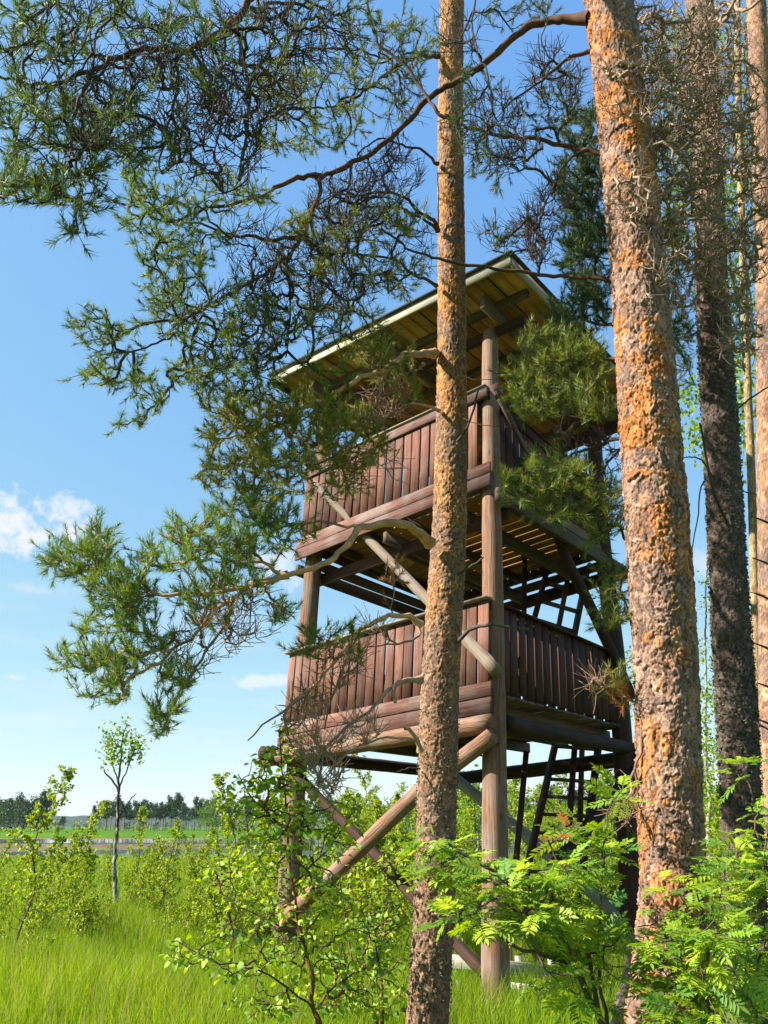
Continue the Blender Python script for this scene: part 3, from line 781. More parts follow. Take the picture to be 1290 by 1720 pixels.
# ------------------------------------------------------------------ branch growth
def grow(limbs, att, rg, r_tip=0.0022, droop=0.0, wig=0.10, step=0.07, expo=0.48, skip=0.12):
    """limbs: list of (pts (k,3), r0, r1). att (n,3) end points of the twigs. -> list of paths (P,R) and tips (pos, dir)"""
    pos, par, dr, fix, att_ok = [], [], [], [], []
    paths = []
    for pts, r0, r1 in limbs:
        pts = np.asarray(pts); Ltot = np.linalg.norm(np.diff(pts, axis=0), axis=1).sum()
        n = max(6, int(Ltot / 0.05)); S = catmull(pts, n)
        wk = np.cumsum(rg.normal(0, 0.0085, (n, 3)), 0); tt = np.linspace(0, 1, n)[:, None]; S += wk - wk[0] - (wk[-1] - wk[0]) * tt
        if pos:                                     # a side limb starts on the limb it forks from
            pa = np.array(pos); kq = int(np.argmin(((pa - S[0]) ** 2).sum(1)))
            if np.linalg.norm(pa[kq] - S[0]) < .35: S += (pa[kq] - S[0]) * (1 - tt) ** 2
        d = nv(np.gradient(S, axis=0)); base = len(pos); idx = []
        for j in range(n):
            pos.append(S[j]); par.append(base + j - 1 if j else -1); dr.append(d[j]); fix.append((r0 + (r1 - r0) * (j / (n - 1)) ** .8) * (1 + (.55 * math.exp(-j / n * 30) if r0 > .009 else 0)))
            att_ok.append(j / (n - 1) > skip); idx.append(base + j)
        paths.append(idx)
    M0 = len(pos); cap = M0 + len(att) * 14 + 10
    PA = np.zeros((cap, 3)); PA[:M0] = pos; DA = np.zeros((cap, 3)); DA[:M0] = dr
    OK = np.zeros(cap); OK[:M0] = np.where(att_ok, 0, 5.0)
    par = list(par); n = M0
    att = np.asarray(att)
    d0 = np.min(np.linalg.norm(att[:, None] - PA[None, :M0], axis=2) + OK[None, :M0], axis=1)
    tips = []
    for a in att[np.argsort(d0)]:
        dv = a - PA[:n]; d = np.linalg.norm(dv, axis=1) + 1e-6
        cost = d * (1.5 - 0.5 * (dv * DA[:n]).sum(1) / d) + OK[:n]
        k = int(np.argmin(cost)); dist = d[k]
        if dist < 0.02: continue
        ns = int(np.clip(dist / step, 2, 12)) + 1
        p0, t0 = PA[k], nv(DA[k] * 0.6 + dv[k] / dist * 0.7)
        t1 = nv(dv[k] / dist + rg.normal(0, .25, 3) + np.array([0, 0, -droop]))
        f = np.linspace(0, 1, ns + 1)[:, None]
        h00, h10, h01, h11 = 2 * f ** 3 - 3 * f ** 2 + 1, f ** 3 - 2 * f ** 2 + f, -2 * f ** 3 + 3 * f ** 2, f ** 3 - f ** 2
        S = h00 * p0 + h10 * t0 * dist + h01 * a + h11 * t1 * dist
        pn = nv(np.cross(dv[k], rg.normal(size=3)))
        S += np.sin(f * math.pi * rg.uniform(1, 3)) * pn * dist * wig * rg.uniform(0, 1) * (f * (1 - f) * 4)
        S[:, 2:] += (f * (1 - f)) * droop * dist * 0.6
        S[1:-1] += rg.normal(0, wig * .04, (ns - 1, 3))
        D = nv(np.gradient(S, axis=0)); idx = [k]
        for j in range(1, ns + 1):
            PA[n] = S[j]; DA[n] = D[j]; par.append(k if j == 1 else n - 1); idx.append(n); fix.append(0); n += 1
        paths.append(idx); tips.append(n - 1)
    cnt = np.zeros(n)
    for t in tips: cnt[t] = 1
    for j in range(n - 1, -1, -1):
        if par[j] >= 0: cnt[par[j]] += cnt[j]
    fx = np.array(fix); rad = np.where(fx > 0, fx, np.minimum(r_tip * np.maximum(cnt, 1) ** expo, .010))
    # twigs never thicker than what they grow from
    out = []; own = {}; OWN.clear()
    for q, idx in enumerate(paths):
        P = PA[idx]; R = rad[idx].copy()
        if q >= len(limbs): R[0] = R[1]
        w_ = q if q < len(limbs) else own[idx[0]]
        for j in (idx if q < len(limbs) else idx[1:]): own[j] = w_
        OWN.append(w_)
        out.append((P, R))
    return out, PA[tips], DA[tips]


OWN = []


def paths_mesh(acc, paths, colf, thick=0.006, sides=(4, 7)):
    groups = {}
    for P, R in paths:
        groups.setdefault((len(P), R.max() > thick), []).append((P, R))
    for (k, big), lst in groups.items():
        P = np.array([x[0] for x in lst]); R = np.array([x[1] for x in lst])
        sd = sides[1] if big else sides[0]
        if big:
            R = R * (1 + rng.normal(0, 0.05, R.shape))
        V, F = tubes(P, R, sd)
        acc.add(V, F, colf(V, np.repeat(R.ravel(), sd)))


def needles(acc, pos, dr, rg, L=0.09, n=36, nl=0.052, w=0.0022, cols=((0.07, 0.13, 0.025), (0.18, 0.25, 0.045)), shade=None):
    """bottle-brush shoots: every needle its own little blade"""
    m_ = len(pos)
    if m_ == 0: return
    ref = np.where(np.abs(dr[:, 2:3]) > .9, np.array([1.0, 0, 0]), np.array([0, 0, 1.0]))
    A = nv(np.cross(dr, ref)); B = np.cross(dr, A)
    Ls = L * rg.uniform(.6, 1.25, m_)
    t = rg.uniform(0, 1, (m_, n)); az = rg.uniform(0, 2 * math.pi, (m_, n))
    tilt = np.radians(rg.uniform(28, 68, (m_, n))) * (1.05 - 0.55 * t)
    ln = nl * rg.uniform(.7, 1.15, (m_, n)) * (0.85 + .3 * rg.uniform(0, 1, (m_, 1)))
    side = np.cos(az)[..., None] * A[:, None] + np.sin(az)[..., None] * B[:, None]
    d = np.cos(tilt)[..., None] * dr[:, None] + np.sin(tilt)[..., None] * side
    base = pos[:, None] + dr[:, None] * ((t - .75) * Ls[:, None])[..., None]
    wd = nv(np.cross(d, rg.normal(size=(m_, n, 3)))) * w
    V = np.stack([base - wd, base + wd, base + d * ln[..., None]], 2).reshape(-1, 3)
    F = np.arange(len(V)).reshape(-1, 3)
    k = rg.uniform(0, 1, (m_, 1, 1)) * .7 + rg.uniform(0, 1, (m_, n, 1)) * .3
    col = np.array(cols[0]) * (1 - k) + np.array(cols[1]) * k
    acc.add(V, F, np.repeat(col.reshape(-1, 3), 3, 0))


def buds(acc, pos, dr, rg, frac=0.3, col=(0.36, 0.15, 0.05), s=0.008):
    k = rg.uniform(size=len(pos)) < frac
    pos, dr = pos[k], dr[k]
    if len(pos) == 0: return
    P = np.stack([pos, pos + dr * s * 1.6, pos + dr * s * 3.4], 1)
    R = np.tile([s * .5, s * .8, s * .1], (len(pos), 1))
    V, F = tubes(P, R, 5)
    acc.add(V, F, np.array(col) * rng.uniform(.6, 1.3, (len(V), 1)))


YM = lambda px, Y: Y


def blob_pts(blobs, rg, mul=1.0):
    out = []
    for px, py, rx, ry, Y, dY, n in blobs:
        m_ = 0; n = int(n * mul + .5)
        while m_ < n:
            a, b = rg.uniform(-1, 1, 2)
            if a * a + b * b > 1: continue
            out.append(W(px + a * rx, py + b * ry, YM(px, Y) + rg.uniform(-dY, dY))); m_ += 1
    return np.array(out)


def limb(pts, r0, r1):
    k_ = 1.25 if r0 < .03 else 1.0
    return (np.array([W(x, y, YM(x, Y)) for x, y, Y in pts]), r0 * k_, r1 * k_)


def side_shoots(tips, dirs, paths, rg, k=2, sp=0.09):
    """short side shoots behind each tip"""
    P, D, segs = [], [], []
    for pp, rr in paths[-len(tips):]:
        for _ in range(k):
            j = rg.integers(max(1, len(pp) // 3), len(pp))
            b = pp[j]; d = nv(pp[j] - pp[j - 1] + rg.normal(0, .55, 3) * np.linalg.norm(pp[j] - pp[j - 1]) + np.array([0, 0, .02]))
            e = b + d * sp * rg.uniform(.5, 1.4)
            P.append(e); D.append(d); segs.append((np.array([b, (b + e) / 2 + rg.normal(0, .004, 3), e]), np.array([.0022, .002, .0018])))
    return np.array(P), np.array(D), segs


BR_DARK = lambda V, R: np.where((R > .012)[:, None], np.array([[0.19, 0.09, 0.055]]), np.array([[0.11, 0.08, 0.065]])) * rng.uniform(.65, 1.3, (len(V), 1))
BR_PALE = lambda V, R: np.where((R > .009)[:, None], np.array([[0.88, 0.50, 0.28]]), np.array([[0.42, 0.25, 0.16]])) * rng.uniform(.7, 1.25, (len(V), 1))
BR_TAN = lambda V, R: np.array([[0.56, 0.38, 0.27]]) * rng.uniform(.55, 1.3, (len(V), 1))
BR_GREY = lambda V, R: np.array([[0.58, 0.38, 0.25]]) * rng.uniform(.6, 1.3, (len(V), 1))


def system(root, O, limbs, live, bare, seed, colf, bname='branch', ntuft=30, cols=None, k=2, droop=0.05, dead=None, lichen=0, wig=.12, r_tip=.0026, tuftL=.085, bmul=2.2, lmul=1.5, nl=.054, lsz=.014):
    """one branch of a pine: limb(s), twigs grown to the end points, needle tufts"""
    rg = np.random.default_rng(seed)
    A = []
    lv = blob_pts(live, rg, lmul) if live else np.zeros((0, 3)); ba = blob_pts(bare, rg, bmul) if bare else np.zeros((0, 3))
    dd = blob_pts(dead, rg) if dead else np.zeros((0, 3))
    att = np.vstack([lv, ba, dd]); kindv = np.r_[np.zeros(len(lv)), np.ones(len(ba)), np.full(len(dd), 2)]
    paths, tips, dirs = grow(limbs, att, rg, droop=droop, wig=wig, r_tip=r_tip)
    # match the tips back to their kinds
    kk = np.array([kindv[np.argmin(((att - t) ** 2).sum(1))] for t in tips])
    own = list(OWN); tw = paths[len(limbs):]; tow = np.array(own[len(limbs):])
    segs_all = []; sown = []
    ne = Acc()
    for kind_ in (0, 2):
        m_ = kk == kind_
        if not m_.any(): continue
        sel = [tw[i] for i in np.where(m_)[0]]
        P2, D2, segs = side_shoots(tips[m_], dirs[m_], sel, rg, k)
        segs_all += segs; sown += list(np.repeat(tow[m_], k))
        p_ = np.vstack([tips[m_], P2]); d_ = np.vstack([dirs[m_], D2])
        d_ = nv(d_ + np.array([0, 0, .25]))
        c_ = (cols or ((0.08, 0.14, 0.03), (0.28, 0.34, 0.045))) if kind_ == 0 else ((0.3, 0.12, 0.03), (0.5, 0.27, 0.07))
        needles(ne, p_, d_, rg, n=ntuft, cols=c_, L=tuftL, nl=nl)
        if kind_ == 0: buds(ne, p_, d_, rg)
    if (kk == 1).any():
        sel = [tw[i] for i in np.where(kk == 1)[0]]
        P2, D2, segs = side_shoots(tips[kk == 1], dirs[kk == 1], sel, rg, 4, 0.12)
        segs_all += segs; sown += list(np.repeat(tow[kk == 1], 4))
    for q in range(len(limbs)):
        acc = Acc(); paths_mesh(acc, [p for p, w in zip(paths, own) if w == q] + [p for p, w in zip(segs_all, sown) if w == q], colf)
        acc.build(bname, M_TWIG, root, O, smooth=True)
    if ne.V:
        o = ne.build('needles', M_NEED, root, O, kind='stuff')
    if lichen:
        la = Acc()
        allp = np.vstack([p for p, r in paths]); q = allp[rg.integers(0, len(allp), lichen)] + rg.normal(0, .006, (lichen, 3))
        s = rg.uniform(.004, lsz, (lichen, 1, 1)); m_ = 7
        V = (q[:, None] + nv(rg.normal(size=(lichen, m_ * 3, 3))) * s * rg.uniform(.4, 1, (lichen, m_ * 3, 1))).reshape(-1, 3)
        la.add(V, np.arange(len(V)).reshape(-1, 3), np.array([[0.52, 0.49, 0.38]]) * rg.uniform(.6, 1.25, (len(V), 1)))
        la.build('lichen', M_LICH, root, O, kind='stuff')


# --- the middle pine
cp_nodes = [(764, -90, 5.35, 41), (759, 0, 5.4, 42), (757, 200, 5.45, 44), (758, 400, 5.5, 47), (759, 600, 5.5, 51), (757, 800, 5.5, 57), (751, 950, 5.5, 62), (741, 1120, 5.5, 66), (735, 1300, 5.5, 68), (729, 1500, 5.5, 70), (719, 1700, 5.5, 74)]
O = base_of(cp_nodes)
cp = thing('pine_tree', O, 'scots pine with slim flaking orange trunk standing in front of the watchtower', 'pine tree')
pine_trunk(cp, O, cp_nodes, 150, 1100, (0.026, 0.036), 0.012, dict(plate=(0.40, 0.25, 0.17), orange=(0.72, 0.34, 0.105), crev=(0.07, 0.04, 0.025), thr=0.37, lowgrey=0.8, lich=(0.30, 0.30, 0.19)), 31, lichen=-0.35, lich_lo=0.75)
YC = 5.45
YM = lambda px, Y: min(Y, float(np.interp(px, [250, 420, 640, 715, 730], [4.45, 4.5, 4.85, 5.2, 5.5])))
system(cp, O, [limb([(730, 594, YC), (706, 590, 5.35), (685, 594, 5.3), (655, 618, 5.25), (618, 640, 5.2), (575, 668, 5.2), (530, 692, 5.2), (470, 700, 5.2), (410, 712, 5.2)], .026, .006),
                limb([(655, 618, 5.25), (640, 655, 5.2), (625, 690, 5.1), (600, 730, 5.1), (560, 770, 5.1)], .01, .004),
                limb([(738, 690, 5.4), (700, 680, 5.3), (672, 690, 5.2), (640, 705, 5.1), (600, 712, 5.05)], .009, .004)],
       [(575, 740, 70, 60, 5.1, .3, 55), (520, 700, 60, 40, 5.1, .3, 35), (440, 700, 70, 45, 5.2, .3, 45), (370, 690, 40, 30, 5.2, .2, 14), (390, 760, 70, 40, 5.2, .3, 32), (470, 760, 60, 50, 5.2, .3, 35), (430, 820, 90, 25, 5.2, .3, 26),
        (350, 800, 25, 20, 5.2, .2, 6), (640, 600, 45, 25, 5.2, .2, 15), (560, 800, 50, 40, 5.1, .3, 22), (680, 640, 40, 40, 5.1, .2, 10)],
       [(650, 680, 40, 40, 5.1, .3, 26), (620, 780, 60, 50, 5.1, .3, 14)], 41, BR_PALE, cols=((0.13, 0.17, 0.02), (0.42, 0.44, 0.06)))
system(cp, O, [limb([(722, 912, YC), (700, 893, 5.35), (668, 884, 5.25), (635, 888, 5.2), (608, 892, 5.15), (590, 918, 5.1), (560, 945, 5.1), (520, 964, 5.1), (478, 970, 5.1), (430, 978, 5.1), (385, 1002, 5.1), (345, 1040, 5.1), (305, 1085, 5.1), (268, 1128, 5.1)], .034, .007),
                limb([(478, 970, 5.1), (420, 988, 5.05), (350, 998, 5.0), (280, 1000, 5.0), (220, 985, 5.0), (150, 955, 5.0)], .016, .005),
                limb([(470, 968, 5.1), (445, 948, 5.15), (400, 945, 5.2), (340, 925, 5.2), (290, 905, 5.2)], .011, .004),
                limb([(608, 892, 5.15), (575, 885, 5.2), (540, 880, 5.3), (490, 880, 5.35), (430, 900, 5.4)], .008, .004),
                limb([(385, 1002, 5.1), (370, 1050, 5.1), (340, 1100, 5.1), (310, 1150, 5.1), (285, 1200, 5.1)], .009, .004)],
       [(85, 940, 22, 14, 5.0, .15, 8), (140, 935, 45, 28, 5.0, .2, 24), (130, 965, 40, 20, 5.0, .2, 12), (200, 985, 60, 35, 5.0, .25, 36), (185, 1040, 50, 30, 5.0, .25, 20), (170, 905, 35, 22, 5.0, .2, 8), (235, 1010, 40, 40, 5.0, .2, 16),
        (130, 1110, 45, 16, 5.1, .2, 13), (190, 1120, 50, 30, 5.1, .2, 26), (175, 1170, 45, 14, 5.1, .2, 9), (240, 1090, 45, 35, 5.1, .2, 22), (150, 1060, 15, 10, 5, .1, 3),
        (300, 1145, 30, 30, 5.1, .2, 14), (275, 1195, 25, 25, 5.1, .2, 11), (270, 1225, 12, 10, 5.1, .1, 4), (325, 895, 55, 22, 5.2, .25, 18), (290, 935, 60, 30, 5.15, .25, 22), (370, 930, 60, 35, 5.2, .25, 26), (390, 870, 60, 25, 5.3, .25, 20),
        (450, 860, 50, 30, 5.3, .25, 20), (430, 930, 50, 35, 5.3, .25, 22), (400, 985, 50, 20, 5.1, .25, 18), (330, 1000, 50, 20, 5.1, .25, 16), (475, 1030, 20, 25, 5.1, .2, 8), (350, 1040, 30, 20, 5.1, .2, 9), (500, 900, 30, 50, 5.3, .2, 10)],
       [(340, 1080, 50, 60, 5.1, .25, 22), (420, 1040, 50, 50, 5.1, .25, 18)], 42, BR_PALE, cols=((0.08, 0.18, 0.035), (0.32, 0.46, 0.06)), lmul=1.25)
system(cp, O, [limb([(708, 1050, 5.4), (692, 1034, 5.3), (668, 1028, 5.2), (640, 1036, 5.15), (614, 1052, 5.1), (594, 1072, 5.1), (570, 1105, 5.1), (548, 1135, 5.1), (520, 1165, 5.1), (492, 1190, 5.1), (484, 1235, 5.1)], .016, .006),
                limb([(700, 1046, 5.35), (704, 1065, 5.25), (690, 1078, 5.2), (660, 1086, 5.15), (620, 1086, 5.15)], .009, .004),
                limb([(594, 1072, 5.1), (575, 1120, 5.05), (556, 1180, 5.0), (545, 1225, 5.0)], .009, .004),
                limb([(520, 1165, 5.1), (495, 1190, 5.1), (470, 1205, 5.1), (440, 1224, 5.1), (416, 1244, 5.1)], .008, .003)],
       [(560, 1070, 60, 16, 5.1, .25, 7), (520, 1095, 30, 16, 5.1, .2, 5), (590, 1100, 40, 20, 5.1, .2, 4)],
       [(560, 1120, 50, 40, 5.1, .25, 16), (520, 1190, 40, 40, 5.1, .2, 14), (640, 1060, 30, 20, 5.2, .2, 6)], 43, BR_PALE, dead=[(655, 975, 30, 18, 5.2, .15, 5)])
system(cp, O, [limb([(706, 1142, 5.4), (688, 1140, 5.3), (672, 1148, 5.25), (660, 1160, 5.25), (664, 1180, 5.25)], .016, .009),
                limb([(704, 1185, 5.4), (670, 1178, 5.3), (640, 1190, 5.2), (600, 1215, 5.1), (570, 1235, 5.1), (545, 1265, 5.1), (535, 1310, 5.1)], .012, .005),
                limb([(706, 1262, 5.4), (696, 1240, 5.3), (680, 1224, 5.25)], .014, .009),
                limb([(700, 1238, 5.35), (650, 1236, 5.2), (610, 1250, 5.1), (580, 1270, 5.1), (550, 1300, 5.1), (530, 1330, 5.1)], .007, .003)],
       [], [(550, 1290, 35, 50, 5.1, .2, 22), (600, 1230, 40, 30, 5.1, .2, 10), (520, 1240, 20, 60, 5.1, .2, 10)], 44, BR_GREY, lichen=260)
YM = lambda px, Y: Y
# stubs on the shaded side
rg = np.random.default_rng(9)
acc = Acc()
for pts, r0, r1 in (([(768, 1078, 5.4), (790, 1058, 5.3), (820, 1050, 5.2), (855, 1052, 5.15), (890, 1058, 5.1)], .016, .008), ([(766, 745, 5.4), (782, 722, 5.3), (795, 690, 5.25), (803, 655, 5.2)], .010, .008),
                    ([(764, 970, 5.4), (790, 952, 5.35), (812, 937, 5.3)], .010, .006), ([(778, 634, 5.4), (812, 638, 5.3), (850, 633, 5.2)], .004, .002), ([(775, 702, 5.4), (810, 714, 5.3), (870, 718, 5.2)], .004, .002),
                    ([(705, 1292, 5.4), (690, 1290, 5.35), (668, 1296, 5.3)], .006, .003), ([(735, 385, 5.4), (737, 330, 5.3), (734, 290, 5.2)], .008, .003), ([(735, 205, 5.4), (760, 190, 5.2), (765, 160, 5.2)], .006, .003)):
    P = catmull([W(*p) for p in pts], 14); V, F = tubes((P + rg.normal(0, .0025, P.shape))[None], np.linspace(r0, r1, 14)[None], 7); mk('branch_stub', V, F, M_TWIG, cp, O, col=np.array([[.14, .11, .09]]) * rg.uniform(.6, 1.3, (len(V), 1)), smooth=True)
YM = lambda px, Y: min(Y, float(np.interp(px, [250, 420, 640, 715, 730], [4.45, 4.5, 4.85, 5.2, 5.5])))
system(cp, O, [limb([(735, 388, 5.4), (710, 362, 5.35), (680, 336, 5.3), (645, 318, 5.3), (600, 316, 5.3), (565, 320, 5.3), (530, 345, 5.3)], .014, .006),
                limb([(733, 352, 5.4), (690, 340, 5.3), (640, 338, 5.25), (590, 340, 5.2), (540, 350, 5.2)], .010, .005),
                limb([(735, 275, 5.4), (706, 256, 5.35), (675, 245, 5.3), (640, 235, 5.3), (600, 260, 5.3)], .011, .005),
                limb([(733, 480, 5.4), (700, 462, 5.35), (660, 438, 5.3), (610, 425, 5.3), (560, 420, 5.3), (520, 430, 5.3)], .011, .005)],
       [(640, 380, 70, 40, 5.3, .4, 30), (560, 390, 60, 50, 5.3, .4, 28), (500, 420, 60, 60, 5.3, .4, 26), (640, 460, 70, 40, 5.3, .4, 22), (560, 490, 70, 50, 5.3, .4, 26), (620, 560, 60, 40, 5.3, .3, 16)],
       [(650, 300, 60, 50, 5.3, .3, 30), (600, 350, 80, 50, 5.3, .3, 30), (690, 420, 40, 60, 5.3, .3, 20), (580, 450, 80, 60, 5.3, .3, 28)], 45, BR_DARK, cols=((0.1, 0.15, 0.03), (0.33, 0.37, 0.05)))
system(cp, O, [limb([(738, 94, 5.35), (712, 98, 5.3), (680, 114, 5.3), (640, 140, 5.3), (600, 165, 5.3), (560, 185, 5.3), (500, 190, 5.3), (440, 188, 5.3)], .015, .005),
                limb([(740, 125, 5.35), (700, 108, 5.3), (660, 105, 5.3), (600, 90, 5.3), (520, 85, 5.3), (470, 88, 5.3)], .010, .004)],
       [(480, 140, 60, 50, 5.3, .4, 26), (560, 150, 70, 50, 5.3, .4, 26), (650, 150, 60, 60, 5.3, .4, 20), (480, 220, 60, 40, 5.3, .4, 20), (560, 215, 60, 40, 5.3, .4, 18), (700, 60, 40, 50, 5.3, .4, 12), (600, 60, 80, 50, 5.3, .4, 22)],
       [(600, 120, 100, 60, 5.3, .3, 26), (680, 190, 40, 50, 5.3, .3, 10)], 46, BR_DARK)

YM = lambda px, Y: Y
# --- the big near pine
bp_nodes = [(1006, -110, 4.05, 78), (1022, 0, 4.1, 82), (1046, 200, 4.15, 86), (1062, 350, 4.2, 91), (1080, 560, 4.25, 96), (1094, 750, 4.3, 104), (1108, 950, 4.35, 108), (1119, 1150, 4.4, 108), (1125, 1350, 4.4, 109), (1130, 1500, 4.4, 113), (1124, 1620, 4.4, 122), (1118, 1730, 4.35, 140)]
O = base_of(bp_nodes)
bp = thing('pine_tree', O, 'thickest scots pine with broad flaking orange trunk right of the watchtower', 'pine tree')
pine_trunk(bp, O, bp_nodes, 230, 1450, (0.043, 0.062), 0.018, dict(plate=(0.46, 0.285, 0.21), orange=(0.76, 0.29, 0.08), crev=(0.05, 0.025, 0.015), thr=0.47, lowgrey=0.2), 61, lichen=-.45)
DK = ((0.04, 0.085, 0.03), (0.10, 0.16, 0.035))
LT = ((0.09, 0.15, 0.03), (0.32, 0.37, 0.05))
YM = lambda px, Y: min(Y, float(np.interp(px, [250, 420, 640], [4.25, 4.35, 4.62])))
system(bp, O, [limb([(990, 30, 4.1), (940, 32, 4.2), (890, 42, 4.3), (850, 66, 4.35), (800, 110, 4.4), (765, 130, 4.45), (725, 153, 4.5), (685, 190, 4.55), (645, 226, 4.6), (600, 258, 4.65), (560, 282, 4.7), (533, 297, 4.7), (528, 325, 4.7), (518, 350, 4.7), (505, 388, 4.75), (480, 428, 4.8), (450, 455, 4.8), (400, 490, 4.8), (350, 522, 4.8), (300, 562, 4.8), (265, 582, 4.8), (215, 592, 4.8)], .035, .006),
                limb([(533, 297, 4.7), (500, 300, 4.75), (455, 318, 4.8), (400, 345, 4.8), (340, 352, 4.85), (290, 372, 4.9), (250, 340, 4.9)], .018, .006),
                limb([(505, 388, 4.75), (450, 396, 4.75), (390, 392, 4.75), (330, 375, 4.8), (280, 370, 4.8)], .014, .004),
                limb([(350, 522, 4.8), (300, 500, 4.75), (270, 455, 4.75), (255, 425, 4.75)], .008, .003),
                limb([(480, 428, 4.8), (485, 480, 4.8), (490, 540, 4.8), (480, 600, 4.8)], .010, .004),
                limb([(583, 270, 4.68), (584, 320, 4.6), (585, 380, 4.6), (590, 440, 4.6), (600, 500, 4.6)], .009, .004),
                limb([(518, 350, 4.7), (540, 420, 4.9), (560, 480, 5.0), (590, 530, 5.0)], .010, .004)],
       [(150, 545, 30, 35, 4.8, .2, 13), (200, 575, 40, 30, 4.8, .2, 18), (160, 630, 28, 25, 4.8, .2, 12), (215, 640, 40, 25, 4.8, .2, 18), (250, 680, 35, 22, 4.8, .2, 12), (220, 712, 25, 8, 4.8, .1, 6),
        (275, 475, 35, 40, 4.8, .25, 24), (310, 450, 40, 40, 4.8, .25, 22), (285, 530, 50, 35, 4.8, .25, 26), (250, 430, 20, 15, 4.8, .2, 6), (350, 560, 60, 50, 4.8, .3, 36), (330, 630, 50, 30, 4.8, .3, 24), (380, 650, 60, 30, 4.8, .3, 26), (400, 590, 60, 40, 4.8, .3, 26),
        (450, 560, 50, 60, 4.8, .3, 24), (420, 500, 50, 40, 4.8, .3, 20), (230, 375, 40, 20, 4.9, .2, 12), (280, 390, 50, 35, 4.9, .3, 22), (340, 410, 50, 35, 4.9, .3, 20), (250, 330, 50, 30, 4.9, .3, 20),
        (300, 340, 60, 40, 4.9, .3, 26), (370, 330, 60, 40, 4.9, .3, 22), (430, 340, 50, 40, 4.9, .3, 16), (230, 280, 35, 30, 4.9, .3, 12), (450, 640, 40, 40, 4.8, .3, 12), (520, 560, 60, 50, 4.9, .3, 18), (560, 620, 50, 30, 4.9, .3, 10)],
       [(400, 560, 80, 80, 4.8, .3, 40), (500, 480, 80, 80, 4.8, .3, 50), (430, 420, 60, 60, 4.8, .3, 26), (600, 400, 60, 90, 4.6, .3, 30), (560, 340, 50, 50, 4.7, .3, 18), (640, 300, 50, 60, 4.6, .3, 16)], 51, BR_DARK, cols=((0.06, 0.14, 0.035), (0.28, 0.38, 0.06)), droop=.12, lmul=1.2, k=1, bmul=2.6, wig=.16, ntuft=34, r_tip=.0028)
YM = lambda px, Y: float(np.interp(px, [0, 500, 900, 1000], [2.7, 2.9, 3.9, 4.1]))
# the overhanging crown at top left
system(bp, O, [limb([(996, -90, 4.05), (850, -140, 4.2), (700, -130, 4.3), (560, -90, 4.4), (480, -40, 4.4), (430, 0, 4.4), (395, 28, 4.4), (350, 60, 4.4), (320, 78, 4.4), (290, 92, 4.4), (250, 96, 4.4), (200, 110, 4.4), (160, 130, 4.4), (120, 145, 4.4), (80, 156, 4.4), (40, 146, 4.4), (0, 135, 4.4), (-50, 130, 4.4)], .024, .005),
                limb([(240, -60, 4.4), (210, 0, 4.4), (170, 50, 4.4), (150, 100, 4.4), (120, 145, 4.4)], .006, .004),
                limb([(100, -50, 4.4), (90, 10, 4.4), (112, 60, 4.4), (118, 105, 4.4), (80, 156, 4.4)], .006, .004),
                limb([(300, 92, 4.4), (295, 140, 4.35), (290, 190, 4.3), (275, 240, 4.3), (272, 290, 4.3)], .009, .003),
                limb([(160, 130, 4.4), (130, 190, 4.3), (120, 250, 4.3), (135, 300, 4.3), (140, 350, 4.3), (128, 390, 4.3)], .008, .003),
                limb([(60, 152, 4.4), (30, 210, 4.3), (10, 280, 4.3), (0, 330, 4.3)], .008, .003),
                limb([(395, 28, 4.4), (420, 80, 4.4), (430, 150, 4.4), (420, 220, 4.4), (400, 300, 4.4)], .010, .004),
                limb([(320, 78, 4.4), (350, 130, 4.4), (370, 200, 4.4), (360, 260, 4.4)], .008, .003)],
       [(40, 50, 60, 60, 4.4, .35, 30), (120, 50, 60, 60, 4.4, .35, 26), (40, 200, 60, 60, 4.4, .35, 36), (120, 230, 60, 60, 4.4, .35, 34), (20, 290, 35, 40, 4.3, .3, 22), (60, 325, 50, 18, 4.3, .3, 20), (110, 330, 40, 25, 4.3, .3, 14),
        (155, 300, 25, 30, 4.3, .2, 9), (160, 355, 14, 18, 4.3, .1, 4), (125, 390, 18, 12, 4.3, .1, 6), (190, 150, 60, 60, 4.4, .35, 20), (200, 230, 50, 50, 4.4, .35, 20), (220, 40, 70, 50, 4.4, .35, 24), (330, 30, 80, 50, 4.4, .35, 24), (300, 150, 70, 60, 4.4, .35, 20),
        (440, 60, 80, 60, 4.4, .35, 20), (280, 260, 60, 40, 4.4, .35, 22), (560, 30, 80, 50, 4.4, .3, 16)],
       [(150, 90, 140, 90, 4.4, .35, 60), (130, 220, 110, 80, 4.4, .35, 50), (300, 140, 90, 100, 4.4, .35, 70), (420, 120, 90, 120, 4.4, .35, 120), (360, 250, 80, 80, 4.4, .35, 50), (520, 60, 80, 60, 4.4, .35, 40)],
       52, BR_DARK, cols=((0.045, 0.11, 0.035), (0.2, 0.28, 0.05)), droop=.2, wig=.16, lmul=.85, k=2, ntuft=26, r_tip=.0026, bmul=1.5, nl=.05)
YM = lambda px, Y: Y
